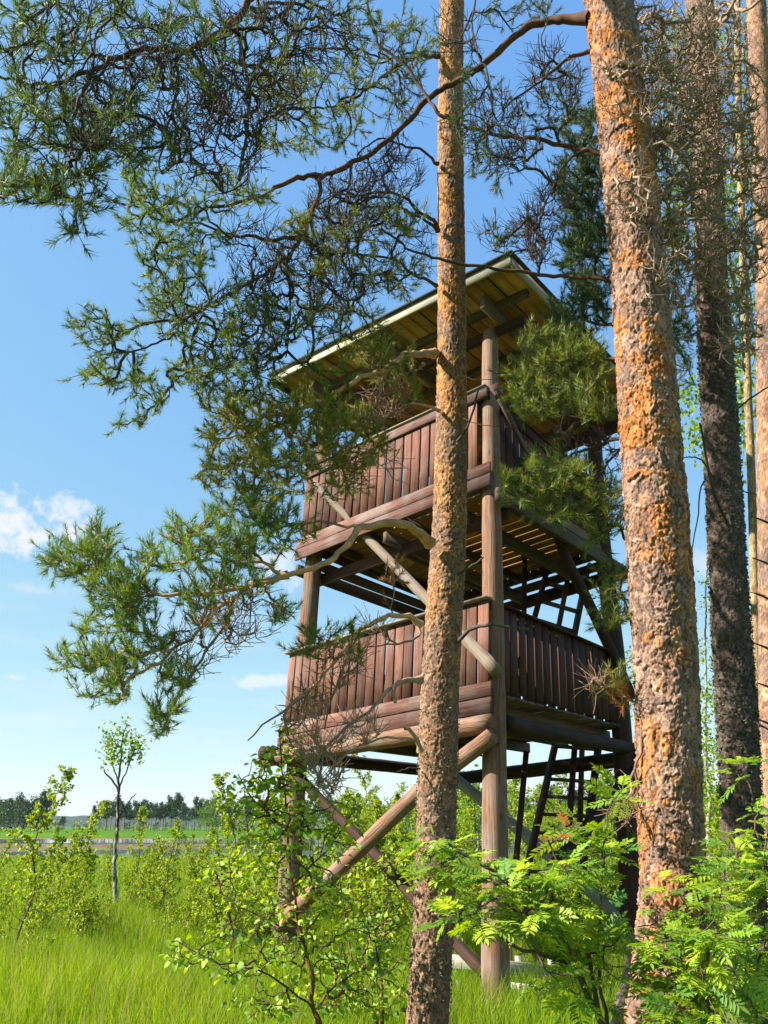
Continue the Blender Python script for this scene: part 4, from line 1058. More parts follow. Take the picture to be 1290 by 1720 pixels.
system(bp, O, [limb([(1000, 85, 4.15), (960, 92, 4.2), (925, 115, 4.25), (895, 142, 4.3), (865, 160, 4.35), (845, 185, 4.4)], .014, .005),
                limb([(1035, 268, 4.25), (985, 258, 4.3), (950, 245, 4.35), (900, 236, 4.4), (850, 228, 4.4), (795, 215, 4.4), (755, 203, 4.4), (735, 190, 4.4), (714, 158, 4.4), (680, 108, 4.4), (645, 75, 4.4), (622, 20, 4.4), (610, -40, 4.4)], .016, .008),
                limb([(1050, 480, 4.3), (1010, 468, 4.35), (960, 461, 4.4), (905, 458, 4.4), (850, 450, 4.4), (790, 438, 4.4), (745, 430, 4.4), (700, 415, 4.4), (670, 398, 4.4), (640, 384, 4.4)], .014, .006),
                limb([(970, 262, 4.3), (940, 275, 4.3), (920, 310, 4.3), (905, 360, 4.3), (898, 410, 4.3)], .008, .004),
                limb([(800, -30, 4.3), (795, 40, 4.3), (805, 100, 4.3), (820, 160, 4.3), (830, 210, 4.3)], .008, .004)],
       [(860, 20, 70, 30, 4.3, .3, 12), (810, 180, 50, 70, 4.3, .3, 16), (830, 270, 40, 50, 4.3, .3, 12), (900, 190, 30, 30, 4.4, .3, 6), (950, 160, 30, 50, 4.4, .3, 10), (960, 210, 30, 40, 4.4, .3, 8), (700, 90, 50, 60, 4.4, .3, 12), (850, 400, 40, 20, 4.4, .2, 5)],
       [(830, 220, 60, 70, 4.3, .3, 50), (930, 130, 50, 60, 4.3, .3, 34), (905, 390, 25, 60, 4.3, .15, 40), (930, 330, 30, 40, 4.3, .2, 16), (860, 400, 60, 30, 4.4, .2, 14), (770, 60, 40, 50, 4.3, .3, 16), (880, 250, 40, 40, 4.3, .3, 12)],
       53, BR_DARK, cols=DK, droop=.35, lichen=700)
system(bp, O, [limb([(1060, 340, 4.5), (1020, 300, 4.8), (990, 300, 5.1), (970, 330, 5.3)], .014, .006), limb([(1080, 480, 4.5), (1030, 430, 4.8), (990, 420, 5.1)], .014, .006), limb([(1080, 560, 4.5), (1030, 545, 4.8), (985, 540, 5.0), (950, 530, 5.1)], .014, .006)],
       [(985, 225, 45, 40, 5.1, .4, 26), (975, 300, 45, 50, 5.1, .4, 40), (985, 390, 40, 50, 5.1, .4, 40), (980, 440, 40, 40, 5.1, .4, 20), (975, 530, 50, 40, 5.0, .3, 30), (1000, 480, 40, 20, 5.0, .3, 12), (1120, 560, 40, 60, 5.4, .3, 16), (1130, 420, 30, 60, 5.4, .4, 14)],
       [(960, 340, 40, 50, 5.1, .3, 12)], 54, BR_DARK, cols=((0.035, 0.085, 0.03), (0.11, 0.19, 0.045)), lmul=2.6, tuftL=.11, ntuft=40)
system(bp, O, [limb([(1090, 738, 4.35), (1050, 738, 4.4), (1010, 742, 4.5), (975, 752, 4.55), (940, 775, 4.6), (900, 800, 4.6)], .013, .005),
                limb([(1080, 610, 4.4), (1040, 600, 4.5), (990, 605, 4.6), (940, 620, 4.7), (890, 645, 4.7)], .014, .005),
                limb([(1100, 760, 4.35), (1040, 775, 4.5), (1000, 815, 4.6), (985, 860, 4.6)], .010, .004)],
       [(920, 590, 50, 35, 4.7, .3, 36), (980, 610, 50, 40, 4.7, .3, 40), (890, 640, 50, 30, 4.7, .3, 30), (950, 660, 60, 35, 4.7, .3, 40), (1000, 680, 40, 30, 4.6, .3, 24), (900, 690, 40, 18, 4.6, .2, 14),
        (880, 820, 40, 25, 4.6, .25, 24), (930, 800, 50, 30, 4.6, .25, 30), (950, 850, 55, 25, 4.6, .25, 28), (1010, 830, 35, 35, 4.6, .25, 22), (1020, 880, 25, 25, 4.6, .2, 12), (960, 785, 30, 30, 4.6, .2, 14), (1000, 900, 20, 15, 4.6, .2, 6),
        (1035, 1020, 25, 35, 4.6, .2, 15), (1040, 960, 20, 25, 4.6, .2, 8)],
       [(970, 740, 40, 40, 4.6, .3, 12), (1020, 760, 30, 40, 4.6, .2, 10)], 55, BR_DARK, cols=LT)
system(bp, O, [limb([(1080, 1090, 4.4), (1062, 1105, 4.4), (1048, 1120, 4.4), (1030, 1128, 4.4), (1005, 1140, 4.4)], .005, .002), limb([(1072, 1330, 4.4), (1060, 1290, 4.35), (1066, 1255, 4.35), (1075, 1215, 4.35), (1068, 1180, 4.4)], .007, .004)],
       [(1045, 1150, 16, 14, 4.4, .08, 4)], [(1000, 1150, 25, 25, 4.4, .15, 7), (1050, 1360, 20, 30, 4.4, .2, 6)], 56, BR_PALE, dead=[(1045, 1165, 14, 24, 4.4, .08, 4)])

# --- dark lichen covered pine on the right
dp_nodes = [(1168, -90, 5.7, 44), (1174, 0, 5.7, 46), (1186, 200, 5.7, 48), (1192, 400, 5.7, 51), (1202, 600, 5.7, 57), (1212, 750, 5.7, 59), (1222, 950, 5.65, 61), (1234, 1150, 5.6, 66), (1243, 1300, 5.6, 66), (1250, 1500, 5.6, 70), (1260, 1720, 5.6, 84)]
O = base_of(dp_nodes)
dp = thing('pine_tree', O, 'dark lichen-covered pine trunk second from the right edge of the view', 'pine tree')
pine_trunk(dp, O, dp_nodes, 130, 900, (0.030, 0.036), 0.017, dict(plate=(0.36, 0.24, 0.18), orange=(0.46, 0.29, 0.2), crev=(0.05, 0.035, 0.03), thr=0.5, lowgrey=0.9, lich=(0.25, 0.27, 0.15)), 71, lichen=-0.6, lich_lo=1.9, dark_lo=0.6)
tl = [limb([(1176, 60, 5.65), (1200, 20, 5.2), (1240, 20, 4.8), (1300, -10, 4.5)], .018, .010),
      limb([(1180, 120, 5.6), (1150, 110, 5.2), (1115, 150, 4.9), (1080, 185, 4.6), (1060, 240, 4.4)], .014, .004),
      limb([(1180, 170, 5.6), (1210, 70, 5.0), (1228, 30, 4.6), (1240, -20, 4.5)], .020, .012),
      limb([(1186, 240, 5.6), (1150, 225, 5.1), (1110, 240, 4.7), (1070, 262, 4.3), (1030, 300, 4.0)], .012, .003),
      limb([(1190, 300, 5.6), (1230, 290, 5.2), (1270, 270, 5.0), (1310, 260, 5.0)], .014, .006),
      limb([(1190, 340, 5.6), (1150, 350, 5.1), (1115, 400, 4.7), (1100, 450, 4.4), (1080, 500, 4.1)], .010, .003),
      limb([(1192, 380, 5.6), (1240, 400, 5.2), (1262, 450, 4.9), (1265, 520, 4.8), (1250, 600, 4.8)], .010, .003),
      limb([(1195, 450, 5.6), (1225, 510, 5.3), (1245, 560, 5.1), (1250, 630, 5.0)], .008, .003),
      limb([(1170, 20, 5.6), (1120, 10, 5.1), (1080, 15, 4.7), (1045, 50, 4.3), (1020, 120, 4.0)], .010, .003)]
system(dp, O, tl, [], [(1110, 60, 90, 60, 4.6, .5, 60), (1100, 170, 80, 70, 4.4, .5, 80), (1120, 260, 70, 50, 4.5, .5, 60), (1190, 90, 70, 90, 4.9, .5, 60), (1200, 220, 80, 80, 4.9, .5, 80), (1250, 330, 60, 90, 4.9, .4, 60),
                       (1230, 160, 60, 70, 4.9, .4, 40), (1150, 340, 70, 60, 4.6, .4, 50), (1230, 440, 60, 70, 4.9, .4, 46), (1120, 420, 40, 70, 4.4, .4, 24), (1070, 130, 50, 70, 4.1, .3, 34), (1085, 470, 20, 60, 4.2, .2, 8), (1150, 470, 30, 60, 4.8, .3, 14), (1240, 560, 40, 60, 4.9, .3, 22), (1060, 330, 30, 60, 4.0, .2, 14)],
       72, BR_TAN, wig=.28, droop=.15, lichen=6000, lsz=.024, r_tip=.0054, bmul=2.8)
acc = Acc(); rg = np.random.default_rng(8)
for pts, r0, r1 in (([(1222, 880, 5.5), (1200, 830, 5.3), (1188, 780, 5.2), (1176, 710, 5.1)], .012, .007), ([(1200, 805, 5.5), (1180, 775, 5.3), (1160, 768, 5.2), (1145, 770, 5.15)], .008, .004), ([(1195, 795, 5.5), (1176, 820, 5.2), (1172, 870, 5.1), (1160, 930, 5.1), (1150, 980, 5.1)], .006, .003),
                    ([(1235, 690, 5.5), (1262, 668, 5.3), (1300, 645, 5.2)], .008, .006), ([(1242, 825, 5.5), (1262, 828, 5.3), (1272, 832, 5.3)], .006, .003), ([(1264, 1210, 5.5), (1285, 1222, 5.3), (1310, 1235, 5.2)], .008, .005), ([(1240, 1000, 5.5), (1260, 995, 5.4), (1285, 1000, 5.4)], .004, .003)):
    P = catmull([W(*p) for p in pts], 14); V, F = tubes((P + rg.normal(0, .002, P.shape))[None], np.linspace(r0, r1, 14)[None], 7); mk('branch_stub', V, F, M_TWIG, dp, O, col=np.array([[.1, .085, .07]]) * rg.uniform(.6, 1.3, (len(V), 1)), smooth=True)
# lichen crust clumps on the dark trunk
def crust(root, O, nodes, n, size, col, seed, lo=0.3, ang=(0, 6.28)):
    rg = np.random.default_rng(seed)
    P = np.array([W(x, y, Y) for x, y, Y, d in nodes]); c, s = math.cos(PITCH), math.sin(PITCH)
    R = np.array([d / FOC * (p[1] * c + (p[2] - EYE) * s) / 2 for p, (x, y, Y, d) in zip(P, nodes)])
    S = catmull(np.c_[P, R], 400); k = (rg.uniform(lo ** 1.2, 1, n) * 399).astype(int)
    a = rg.uniform(*ang, n); d = np.c_[np.cos(a), np.sin(a), np.zeros(n)]
    q = S[k, :3] + d * (S[k, 3:4] + 0.002)
    m_ = 6; sz = size * rg.uniform(.4, 1.3, (n, 1, 1))
    V = (q[:, None] + nv(rg.normal(size=(n, m_ * 3, 3))) * sz).reshape(-1, 3)
    la = Acc(); la.add(V, np.arange(len(V)).reshape(-1, 3), np.repeat(np.array([col]) * rg.uniform(.5, 1.3, (n, 1)), m_ * 3, 0))
    la.build('lichen', M_LICH, root, O, kind='stuff')
crust(dp, O, dp_nodes, 3500, .010, (0.13, 0.135, 0.10), 4, .42)
crust(dp, O, dp_nodes, 1500, .008, (0.33, 0.35, 0.18), 5, .6)
Oc = np.array(cp.location); crust(cp, Oc, cp_nodes, 1500, .008, (0.28, 0.29, 0.2), 6, .78)

# --- orange pine at the right edge and the thin one behind it
ep_nodes = [(1268, -90, 6.6, 30), (1270, 0, 6.6, 32), (1280, 200, 6.6, 36), (1292, 500, 6.6, 44), (1298, 800, 6.6, 52), (1303, 1100, 6.6, 56), (1308, 1350, 6.6, 60), (1316, 1600, 6.6, 64)]
O = base_of(ep_nodes)
ep = thing('pine_tree', O, 'smooth orange pine trunk cut by the right edge of the view', 'pine tree')
pine_trunk(ep, O, ep_nodes, 100, 640, (0.05, 0.06), 0.006, dict(plate=(0.33, 0.22, 0.17), orange=(0.56, 0.31, 0.17), crev=(0.14, 0.07, 0.04), thr=0.35), 81, lichen=-.2)
acc = Acc()
for x, y in ((1268, 870), (1270, 940), (1274, 1000), (1272, 1083), (1278, 1150), (1275, 1210)):
    P = catmull([W(x + 22, y + 8, 6.4), W(x + 8, y + 2, 6.35), W(x - 6, y - 3, 6.3)], 8); V, F = tubes(P[None], np.linspace(.012, .005, 8)[None], 6); mk('branch_stub', V, F, M_TWIG, ep, O, col=np.array([[.12, .09, .07]]), smooth=True)
fp_nodes = [(1238, -50, 9.0, 10), (1240, 150, 9, 11), (1247, 400, 9, 12), (1254, 600, 9, 13), (1262, 800, 9, 14), (1268, 1000, 9, 15), (1276, 1300, 9, 17)]
O = base_of(fp_nodes)
fp = thing('pine_tree', O, 'very thin sunlit yellow pine stem between the two right-hand trunks', 'pine tree')
pine_trunk(fp, O, fp_nodes, 40, 400, (0.03, 0.05), 0.003, dict(plate=(0.42, 0.30, 0.17), orange=(0.62, 0.42, 0.19), crev=(0.2, 0.12, 0.06), thr=0.3), 91)
system(fp, O, [limb([(1240, 120, 9), (1200, 100, 9.2), (1150, 120, 9.4)], .012, .005), limb([(1247, 380, 9), (1210, 400, 9.2), (1160, 430, 9.3), (1130, 470, 9.4)], .012, .005), limb([(1250, 500, 9), (1200, 560, 9.1), (1150, 560, 9.2)], .01, .004)],
       [(1140, 500, 35, 60, 9.2, .4, 34), (1150, 580, 25, 40, 9.2, .4, 22), (1150, 640, 20, 30, 9.2, .3, 10), (1200, 80, 90, 60, 9.2, .5, 40)], [(1150, 540, 30, 60, 9.2, .3, 14)], 92, BR_DARK, cols=DK, tuftL=.12, nl=.06)

# grey snag at the foot of the big pine
sn_nodes = [(1074, 1572, 5.2, 26), (1066, 1610, 5.2, 31), (1060, 1650, 5.2, 33), (1050, 1700, 5.2, 38)]
O = base_of(sn_nodes)
sn = thing('tree_stump', O, 'grey lichen-spotted broken stump left of the thickest pine', 'tree stump')
pine_trunk(sn, O, sn_nodes, 60, 120, (0.03, 0.05), 0.008, dict(plate=(0.4, 0.32, 0.26), orange=(0.45, 0.35, 0.28), crev=(0.12, 0.09, 0.07)), 95, lichen=.3)


# ------------------------------------------------------------------ broadleaf growth
def leaf_geo(L, Wd, fold=0.18):
    """ovate leaf, 6 corners, along +X"""
    V = np.array([[0, 0, 0], [.35 * L, Wd / 2, fold * Wd], [.75 * L, Wd * .34, fold * Wd * .6], [L, 0, -.06 * L], [.75 * L, -Wd * .34, fold * Wd * .6], [.35 * L, -Wd / 2, fold * Wd], [.4 * L, 0, 0.0]])
    F = np.array([[0, 6, 1], [1, 6, 2], [6, 3, 2], [0, 5, 6], [5, 4, 6], [6, 4, 3]])
    return V, F


def orient(X, up_rand, rg):
    """rotation matrices with first axis X and third axis roughly up"""
    n = len(X); X = nv(X); U = nv(np.array([0, 0, 1.0]) + rg.normal(0, up_rand, (n, 3)))
    Y = nv(np.cross(U, X)); Z = np.cross(X, Y)
    return np.stack([X, Y, Z], 2)


def place_leaves(acc, P, X, rg, L, Wd, cols, up=.7, svar=.35):
    V0, F0 = leaf_geo(L, Wd); n = len(P)
    M = orient(X, up, rg); s = (1 + rg.uniform(-svar, svar * .6, n))[:, None, None]
    V = P[:, None] + np.einsum('nij,kj->nki', M, V0) * s
    F = (F0[None] + (np.arange(n) * len(V0))[:, None, None]).reshape(-1, 3)
    k = rg.uniform(0, 1, (n, 1)); col = np.array(cols[0]) * (1 - k) + np.array(cols[1]) * k
    acc.add(V.reshape(-1, 3), F, np.repeat(col, len(V0), 0))


def birch_proto(name, H, nb, nleaf, seed, wide=.35, leafL=.05, bare_low=.12, cols=((0.09, 0.18, 0.015), (0.2, 0.3, 0.025)), stems=1):
    """a young birch in local coordinates: stem part and leaves part"""
    rg = np.random.default_rng(seed)
    sa, la = Acc(), Acc()
    for st_ in range(stems):
        lean = rg.normal(0, .07, 2) * (1 + 1.2 * (stems > 1)) * H
        b0 = rg.normal(0, .08, 2) * (stems > 1)
        S = catmull(np.array([[b0[0] + lean[0] * t ** 1.5 + rg.normal(0, .015) * H * (t > 0), b0[1] + lean[1] * t ** 1.5 + rg.normal(0, .015) * H * (t > 0), H * t * (1 if st_ == 0 else rg.uniform(.6, .9))] for t in np.linspace(0, 1, 6)]), 30)
        V, F = tubes(S[None], np.linspace(.006 + .004 * H, .003, 30)[None], 6); sa.add(V, F, np.array([[.16, .11, .08]]) * rg.uniform(.7, 1.3, (len(V), 1)))
        LP, LX = [], []
        for b in range(nb):
            t = bare_low + (1 - bare_low) * (b + rg.uniform(0, 1)) / nb
            p = S[int(t * 29)]; az = rg.uniform(0, 6.28); ln = H * wide * (1.15 - t) * rg.uniform(.6, 1.2)
            d = np.array([math.cos(az) * .8, math.sin(az) * .8, rg.uniform(.5, 1.0)]); d = nv(d)
            Q = p + d * ln * np.linspace(0, 1, 7)[:, None]; Q[:, 2] -= ln * .12 * np.linspace(0, 1, 7) ** 2; Q[1:] += rg.normal(0, .012 * H ** .5, (6, 3))
            V, F = tubes(Q[None], np.linspace(.004, .0015, 7)[None], 3); sa.add(V, F, (.14, .09, .07))
            m_ = max(3, int(nleaf / nb / stems)); f = rg.uniform(.15, 1.02, m_)
            pp = np.array([np.interp(f, np.linspace(0, 1, 7), Q[:, c]) for c in range(3)]).T
            LP.append(pp + rg.normal(0, .02, (m_, 3))); LX.append(nv(rg.normal(0, .6, (m_, 3)) + d * .5 + np.array([0, 0, -.45])))
        place_leaves(la, np.vstack(LP), np.vstack(LX), rg, leafL, leafL * .72, cols, up=.9)
    return sa, la


def birch_thing(name, sa, la, loc, label, cat, group=None, rz=0, sc=1):
    r = thing(name, loc, label, cat, group)
    sa.build('stem', M_TWIG, r); la.build('leaves', M_LEAF, r, kind='stuff')
    r.rotation_euler[2] = rz; r.scale = (sc,) * 3
    return r


def dup(src, loc, rz, sc, label, group=None):
    r = src.copy(); C.collection.objects.link(r); r.location = tuple(float(v) for v in loc); r.rotation_euler = (0, 0, rz); r.scale = (sc,) * 3
    r['label'] = label
    if group: r['group'] = group
    for ch in src.children:
        c = ch.copy(); C.collection.objects.link(c); c.parent = r
    return r


LIME = ((0.19, 0.31, 0.014), (0.42, 0.52, 0.035))
protos = []
spec = [(2.2, 44, 1700, 1), (1.7, 40, 1500, 2), (2.6, 46, 1800, 1), (1.3, 40, 1300, 3), (1.9, 46, 1900, 2)]
named = [  # px of the stem, base pixel y, height scale, proto, label
 (10, 1640, .88, 2, 'tall lime green birch sapling standing at the left edge of the meadow'),
 (105, 1545, 1.2, 1, 'bushy lime birch sapling left of the slender dying birch'),
 (225, 1500, .95, 0, 'lime birch sapling close behind the slender dying birch'),
 (140, 1600, .75, 3, 'low multi-stemmed lime birch shrub in front of the bushy sapling'),
 (270, 1560, .9, 4, 'dense lime birch shrub right of the slender dying birch'),
 (60, 1660, .5, 3, 'smallest lime birch seedling beside the left edge sapling'),
]
SAP = {}
MARKS = [(60, 'at the left edge of the view'), (160, 'left of the slender dying birch'), (250, 'beside the slender dying birch'), (330, 'left of the broken birch stub'), (420, 'beside the broken birch stub'), (500, 'by the left tower leg'),
         (600, 'right of the left tower leg'), (700, 'under the middle of the front deck'), (790, 'between middle pine and near tower post'), (880, 'right of the near tower post'), (960, 'behind the lower ladder'), (1060, 'between ladder and right tower leg'),
         (1180, 'hidden mostly by the thickest pine'), (1240, 'in the gap right of the thickest pine'), (9999, 'at the right edge of the view')]
def where(px):
    return next(t for x, t in MARKS if px < x)
for px, py, sc, k, lab in named:
    loc = G(px, py)
    if k not in SAP:
        H, nb, nlf, stm = spec[k]
        sa, la = birch_proto('b', H, nb, nlf, 100 + k, cols=LIME, stems=stm)
        SAP[k] = birch_thing('birch_sapling', sa, la, loc, lab, 'birch sapling', None, random.uniform(0, 6), sc)
    else: dup(SAP[k], loc, random.uniform(0, 6), sc, lab)
for s_ in SAP.values():
    pass
grp_rg = np.random.default_rng(21)
def scatter(n, pxr, pyr, sc, label, group):
    for _ in range(n):
        px = grp_rg.uniform(*pxr); py = grp_rg.uniform(*pyr)
        k_ = grp_rg.uniform(*sc); f_ = (k_ - sc[0]) / (sc[1] - sc[0]); dep = (py - pyr[0]) / (pyr[1] - pyr[0])
        lab = label % (('low', 'middling', 'tall')[int(min(2, f_ * 3))], ('far back', 'mid distance', 'near')[int(min(2, dep * 3))]) + ', ' + where(px)
        dup(SAP[int(grp_rg.integers(0, 5))], G(px, py), grp_rg.uniform(0, 6.28), k_, lab, group)
scatter(88, (-60, 490), (1452, 1600), (.36, .62), '%s lime birch sapling, %s', 'birch thicket left of the tower')
scatter(30, (560, 830), (1480, 1640), (.6, 1.0), '%s lime birch sapling, %s', 'birch saplings under the tower')
scatter(16, (370, 560), (1500, 1640), (.5, .9), '%s young birch, %s', 'birch saplings by the left tower leg')
scatter(36, (560, 1320), (1435, 1475), (1.1, 1.9), '%s bright birch behind the watchtower, %s', 'birch belt behind the tower')
scatter(14, (870, 1300), (1500, 1640), (.6, 1.0), '%s green birch sapling, %s', 'birch saplings right of the near post')
dup(SAP[2], G(618, 1462), 1.0, 1.75, 'slender upright birch rising above the thicket below the lower deck')
dup(SAP[0], G(1195, 1480), 1.0, 2.1, 'tall pale green birch between the thickest pine and the dark pine')
dup(SAP[4], G(1192, 1462), 4.0, 2.2, 'shorter dense birch at the base of the gap between the right-hand pines')

# slender dying birch
O = G(196, 1535); s_ = O[1]
rt = thing('dying_birch', O, 'slender dying birch with black-white stem and leaves only at the top', 'birch tree')
rg = np.random.default_rng(33)
tr = [limb([(196, 1535, s_), (196, 1460, s_), (199, 1400, s_), (200, 1340, s_), (202, 1290, s_), (206, 1245, s_), (214, 1215, s_)], .055, .008),
      limb([(199, 1330, s_), (192, 1312, s_), (180, 1300, s_), (175, 1292, s_)], .02, .010), limb([(201, 1372, s_), (212, 1358, s_), (222, 1342, s_), (229, 1333, s_)], .018, .006),
      limb([(200, 1320, s_), (212, 1300, s_), (222, 1270, s_), (232, 1250, s_)], .014, .006), limb([(200, 1310, s_), (190, 1285, s_), (182, 1260, s_)], .014, .005)]
tp = blob_pts([(186, 1248, 14, 20, s_, .25, 22), (228, 1254, 14, 16, s_, .25, 18), (190, 1275, 10, 18, s_, .2, 12), (206, 1232, 12, 22, s_, .2, 8), (220, 1262, 12, 14, s_, .2, 8)], rg)
paths, tips, dirs = grow(tr, tp, rg, r_tip=.004, wig=.1, step=.12)
acc = Acc()
paths_mesh(acc, paths, lambda V, R: np.where(rng.uniform(size=(len(V), 1)) < np.clip((2.2 - V[:, 2:3]) * .5, 0.05, .75), np.array([[.5, .47, .42]]), np.array([[.07, .055, .05]])), .01)
acc.build('stem', M_TWIG, rt, O, smooth=True)
la = Acc(); P = np.repeat(tips, 9, 0) + rg.normal(0, .085, (len(tips) * 9, 3)) * np.array([1, 1, 1.5])
place_leaves(la, P, rg.normal(size=P.shape), rg, .075, .055, ((0.12, 0.26, 0.02), (0.32, 0.46, 0.03)))
la.build('leaves', M_LEAF, rt, O, kind='stuff')
# broken birch stub
O = G(371, 1545); s_ = O[1]
rt = thing('birch_stub', O, 'broken white birch stub standing in the grass left of the near birch', 'tree stump')
P = catmull([W(371, 1545, s_), W(372, 1500, s_), W(373, 1456, s_)], 60)
V, F = tubes(P[None], (np.linspace(.06, .04, 60) * (1 + .08 * np.sin(np.linspace(0, 14, 60))))[None], 12)
kk = (np.sin(V[:, 2] * 31) + np.sin(V[:, 2] * 12 + V[:, 0] * 30) + rng.normal(0, .5, len(V)) > .9)[:, None]
mk('trunk', V, [F, np.array([np.arange(12) + 59 * 12])], M_BARK, rt, O, col=np.where(kk, np.array([[.13, .09, .06]]), np.array([[.5, .46, .38]])), smooth=True)

# near young birch with a red-brown stem: large leaves are parts
def near_birch(name, label, limbs, blobs, seed, spacing=.032, leafL=.042, nmax=290, extra=None):
    rg = np.random.default_rng(seed)
    O = limbs[0][0][0].copy(); O[2] = 0
    root = thing(name, O, label, 'young birch')
    att = blob_pts(blobs, rg, 3.2)
    paths, tips, dirs = grow(limbs, att, rg, r_tip=.0014, wig=.12, step=.05, expo=.5, droop=.08)
    acc = Acc()
    paths_mesh(acc, paths, lambda V, R: np.where((R > .006)[:, None], np.array([[.26, .11, .05]]), np.array([[.13, .08, .05]])) * rng.uniform(.7, 1.3, (len(V), 1)), .005)
    acc.build('stem', M_TWIG, root, O, smooth=True)
    P, X = [], []
    for pp, rr in paths[len(limbs):]:
        seg = np.linalg.norm(np.diff(pp, axis=0), axis=1); cum = np.r_[0, np.cumsum(seg)]
        n = max(2, int(cum[-1] / spacing)); f = np.linspace(.2 * cum[-1], cum[-1], n)
        q = np.array([np.interp(f, cum, pp[:, c]) for c in range(3)]).T
        d = nv(pp[-1] - pp[0]); side = nv(np.cross(d, [0, 0, 1.0]))
        for i, z in enumerate(q):
            x = nv(d * .5 + side * (1 if i % 2 else -1) * .8 + rg.normal(0, .35, 3) + np.array([0, 0, -.35])); P.append(z + x * .012); X.append(x)
    P, X = np.array(P), np.array(X)
    order = rg.permutation(len(P)); dist = np.linalg.norm(P - np.array([0, 0, EYE]), axis=1)
    order = np.argsort(dist + rg.uniform(0, .5, len(P)))
    big, rest = order[:nmax], order[nmax:]
    V0, F0 = leaf_geo(leafL, leafL * .78)
    M = orient(X[big], .8, rg); mesh = None
    for k, i in enumerate(big):
        if mesh is None:
            o = mk('leaf', V0, F0, M_BLEAF, root); mesh = o.data
        else:
            o = bpy.data.objects.new('leaf', mesh); C.collection.objects.link(o); o.parent = root
        m4 = Matrix([list(M[k][r]) + [float(P[i][r] - O[r])] for r in range(3)] + [[0, 0, 0, 1]])
        o.matrix_local = m4 @ Matrix.Scale(float(rg.uniform(.6, 1.2)), 4)
    la = Acc(); place_leaves(la, P[rest], X[rest], rg, leafL, leafL * .78, ((0.12, 0.27, 0.025), (0.5, 0.65, 0.05)), up=.8)
    la.build('leaves', M_LEAF, root, O, kind='stuff')
    return root

near_birch('young_birch', 'near young birch with red-brown stem in front of the left tower leg',
    [limb([(538, 1730, 4.8), (532, 1690, 4.8), (527, 1640, 4.8), (516, 1590, 4.8), (503, 1540, 4.8), (498, 1480, 4.8), (492, 1420, 4.8), (488, 1360, 4.8), (478, 1290, 4.8), (470, 1230, 4.8)], .011, .003),
     limb([(533, 1690, 4.8), (480, 1645, 4.7), (430, 1618, 4.6), (370, 1606, 4.5), (310, 1590, 4.5), (280, 1580, 4.5)], .005, .002),
     limb([(533, 1700, 4.8), (560, 1660, 4.9), (600, 1630, 5.0), (640, 1600, 5.1)], .006, .002),
     limb([(516, 1590, 4.8), (460, 1550, 4.7), (420, 1530, 4.7), (370, 1500, 4.7)], .004, .002),
     limb([(490, 1400, 4.8), (450, 1370, 4.7), (420, 1330, 4.7), (400, 1300, 4.7)], .006, .002),
     limb([(498, 1480, 4.8), (540, 1440, 4.9), (570, 1400, 5.0)], .005, .002)],
    [(470, 1290, 50, 40, 4.8, .3, 22), (430, 1330, 45, 40, 4.75, .3, 18), (500, 1330, 45, 50, 4.8, .3, 20), (470, 1390, 60, 40, 4.8, .3, 22), (440, 1440, 60, 40, 4.8, .3, 20), (540, 1420, 50, 60, 4.9, .3, 18), (580, 1380, 30, 50, 5, .3, 8), (480, 1230, 25, 25, 4.8, .2, 5),
     (500, 1500, 70, 40, 4.8, .35, 18), (430, 1550, 70, 40, 4.7, .3, 18), (560, 1540, 50, 50, 4.9, .3, 15), (600, 1600, 60, 50, 5.0, .3, 18), (500, 1620, 60, 40, 4.8, .3, 16), (330, 1600, 50, 25, 4.5, .2, 9), (400, 1620, 60, 30, 4.6, .3, 10), (580, 1680, 60, 30, 4.9, .3, 12), (450, 1690, 70, 25, 4.7, .3, 10), (640, 1650, 40, 60, 5.0, .3, 10), (380, 1470, 40, 30, 4.8, .3, 7)], 61)
near_birch('young_birch', 'leafy low birch shrub in the foreground left of the middle pine trunk',
    [limb([(640, 1735, 5.6), (635, 1680, 5.6), (630, 1600, 5.6), (640, 1520, 5.6), (650, 1450, 5.6)], .010, .003),
     limb([(640, 1735, 5.6), (600, 1650, 5.7), (580, 1560, 5.8), (570, 1480, 5.8)], .008, .003)],
    [(620, 1500, 60, 60, 5.7, .4, 24), (650, 1580, 40, 60, 5.6, .4, 18), (590, 1600, 60, 60, 5.7, .4, 22), (660, 1460, 30, 50, 5.6, .3, 10), (560, 1660, 60, 40, 5.6, .4, 14), (640, 1670, 50, 40, 5.6, .3, 12)], 62, nmax=120, spacing=.05)


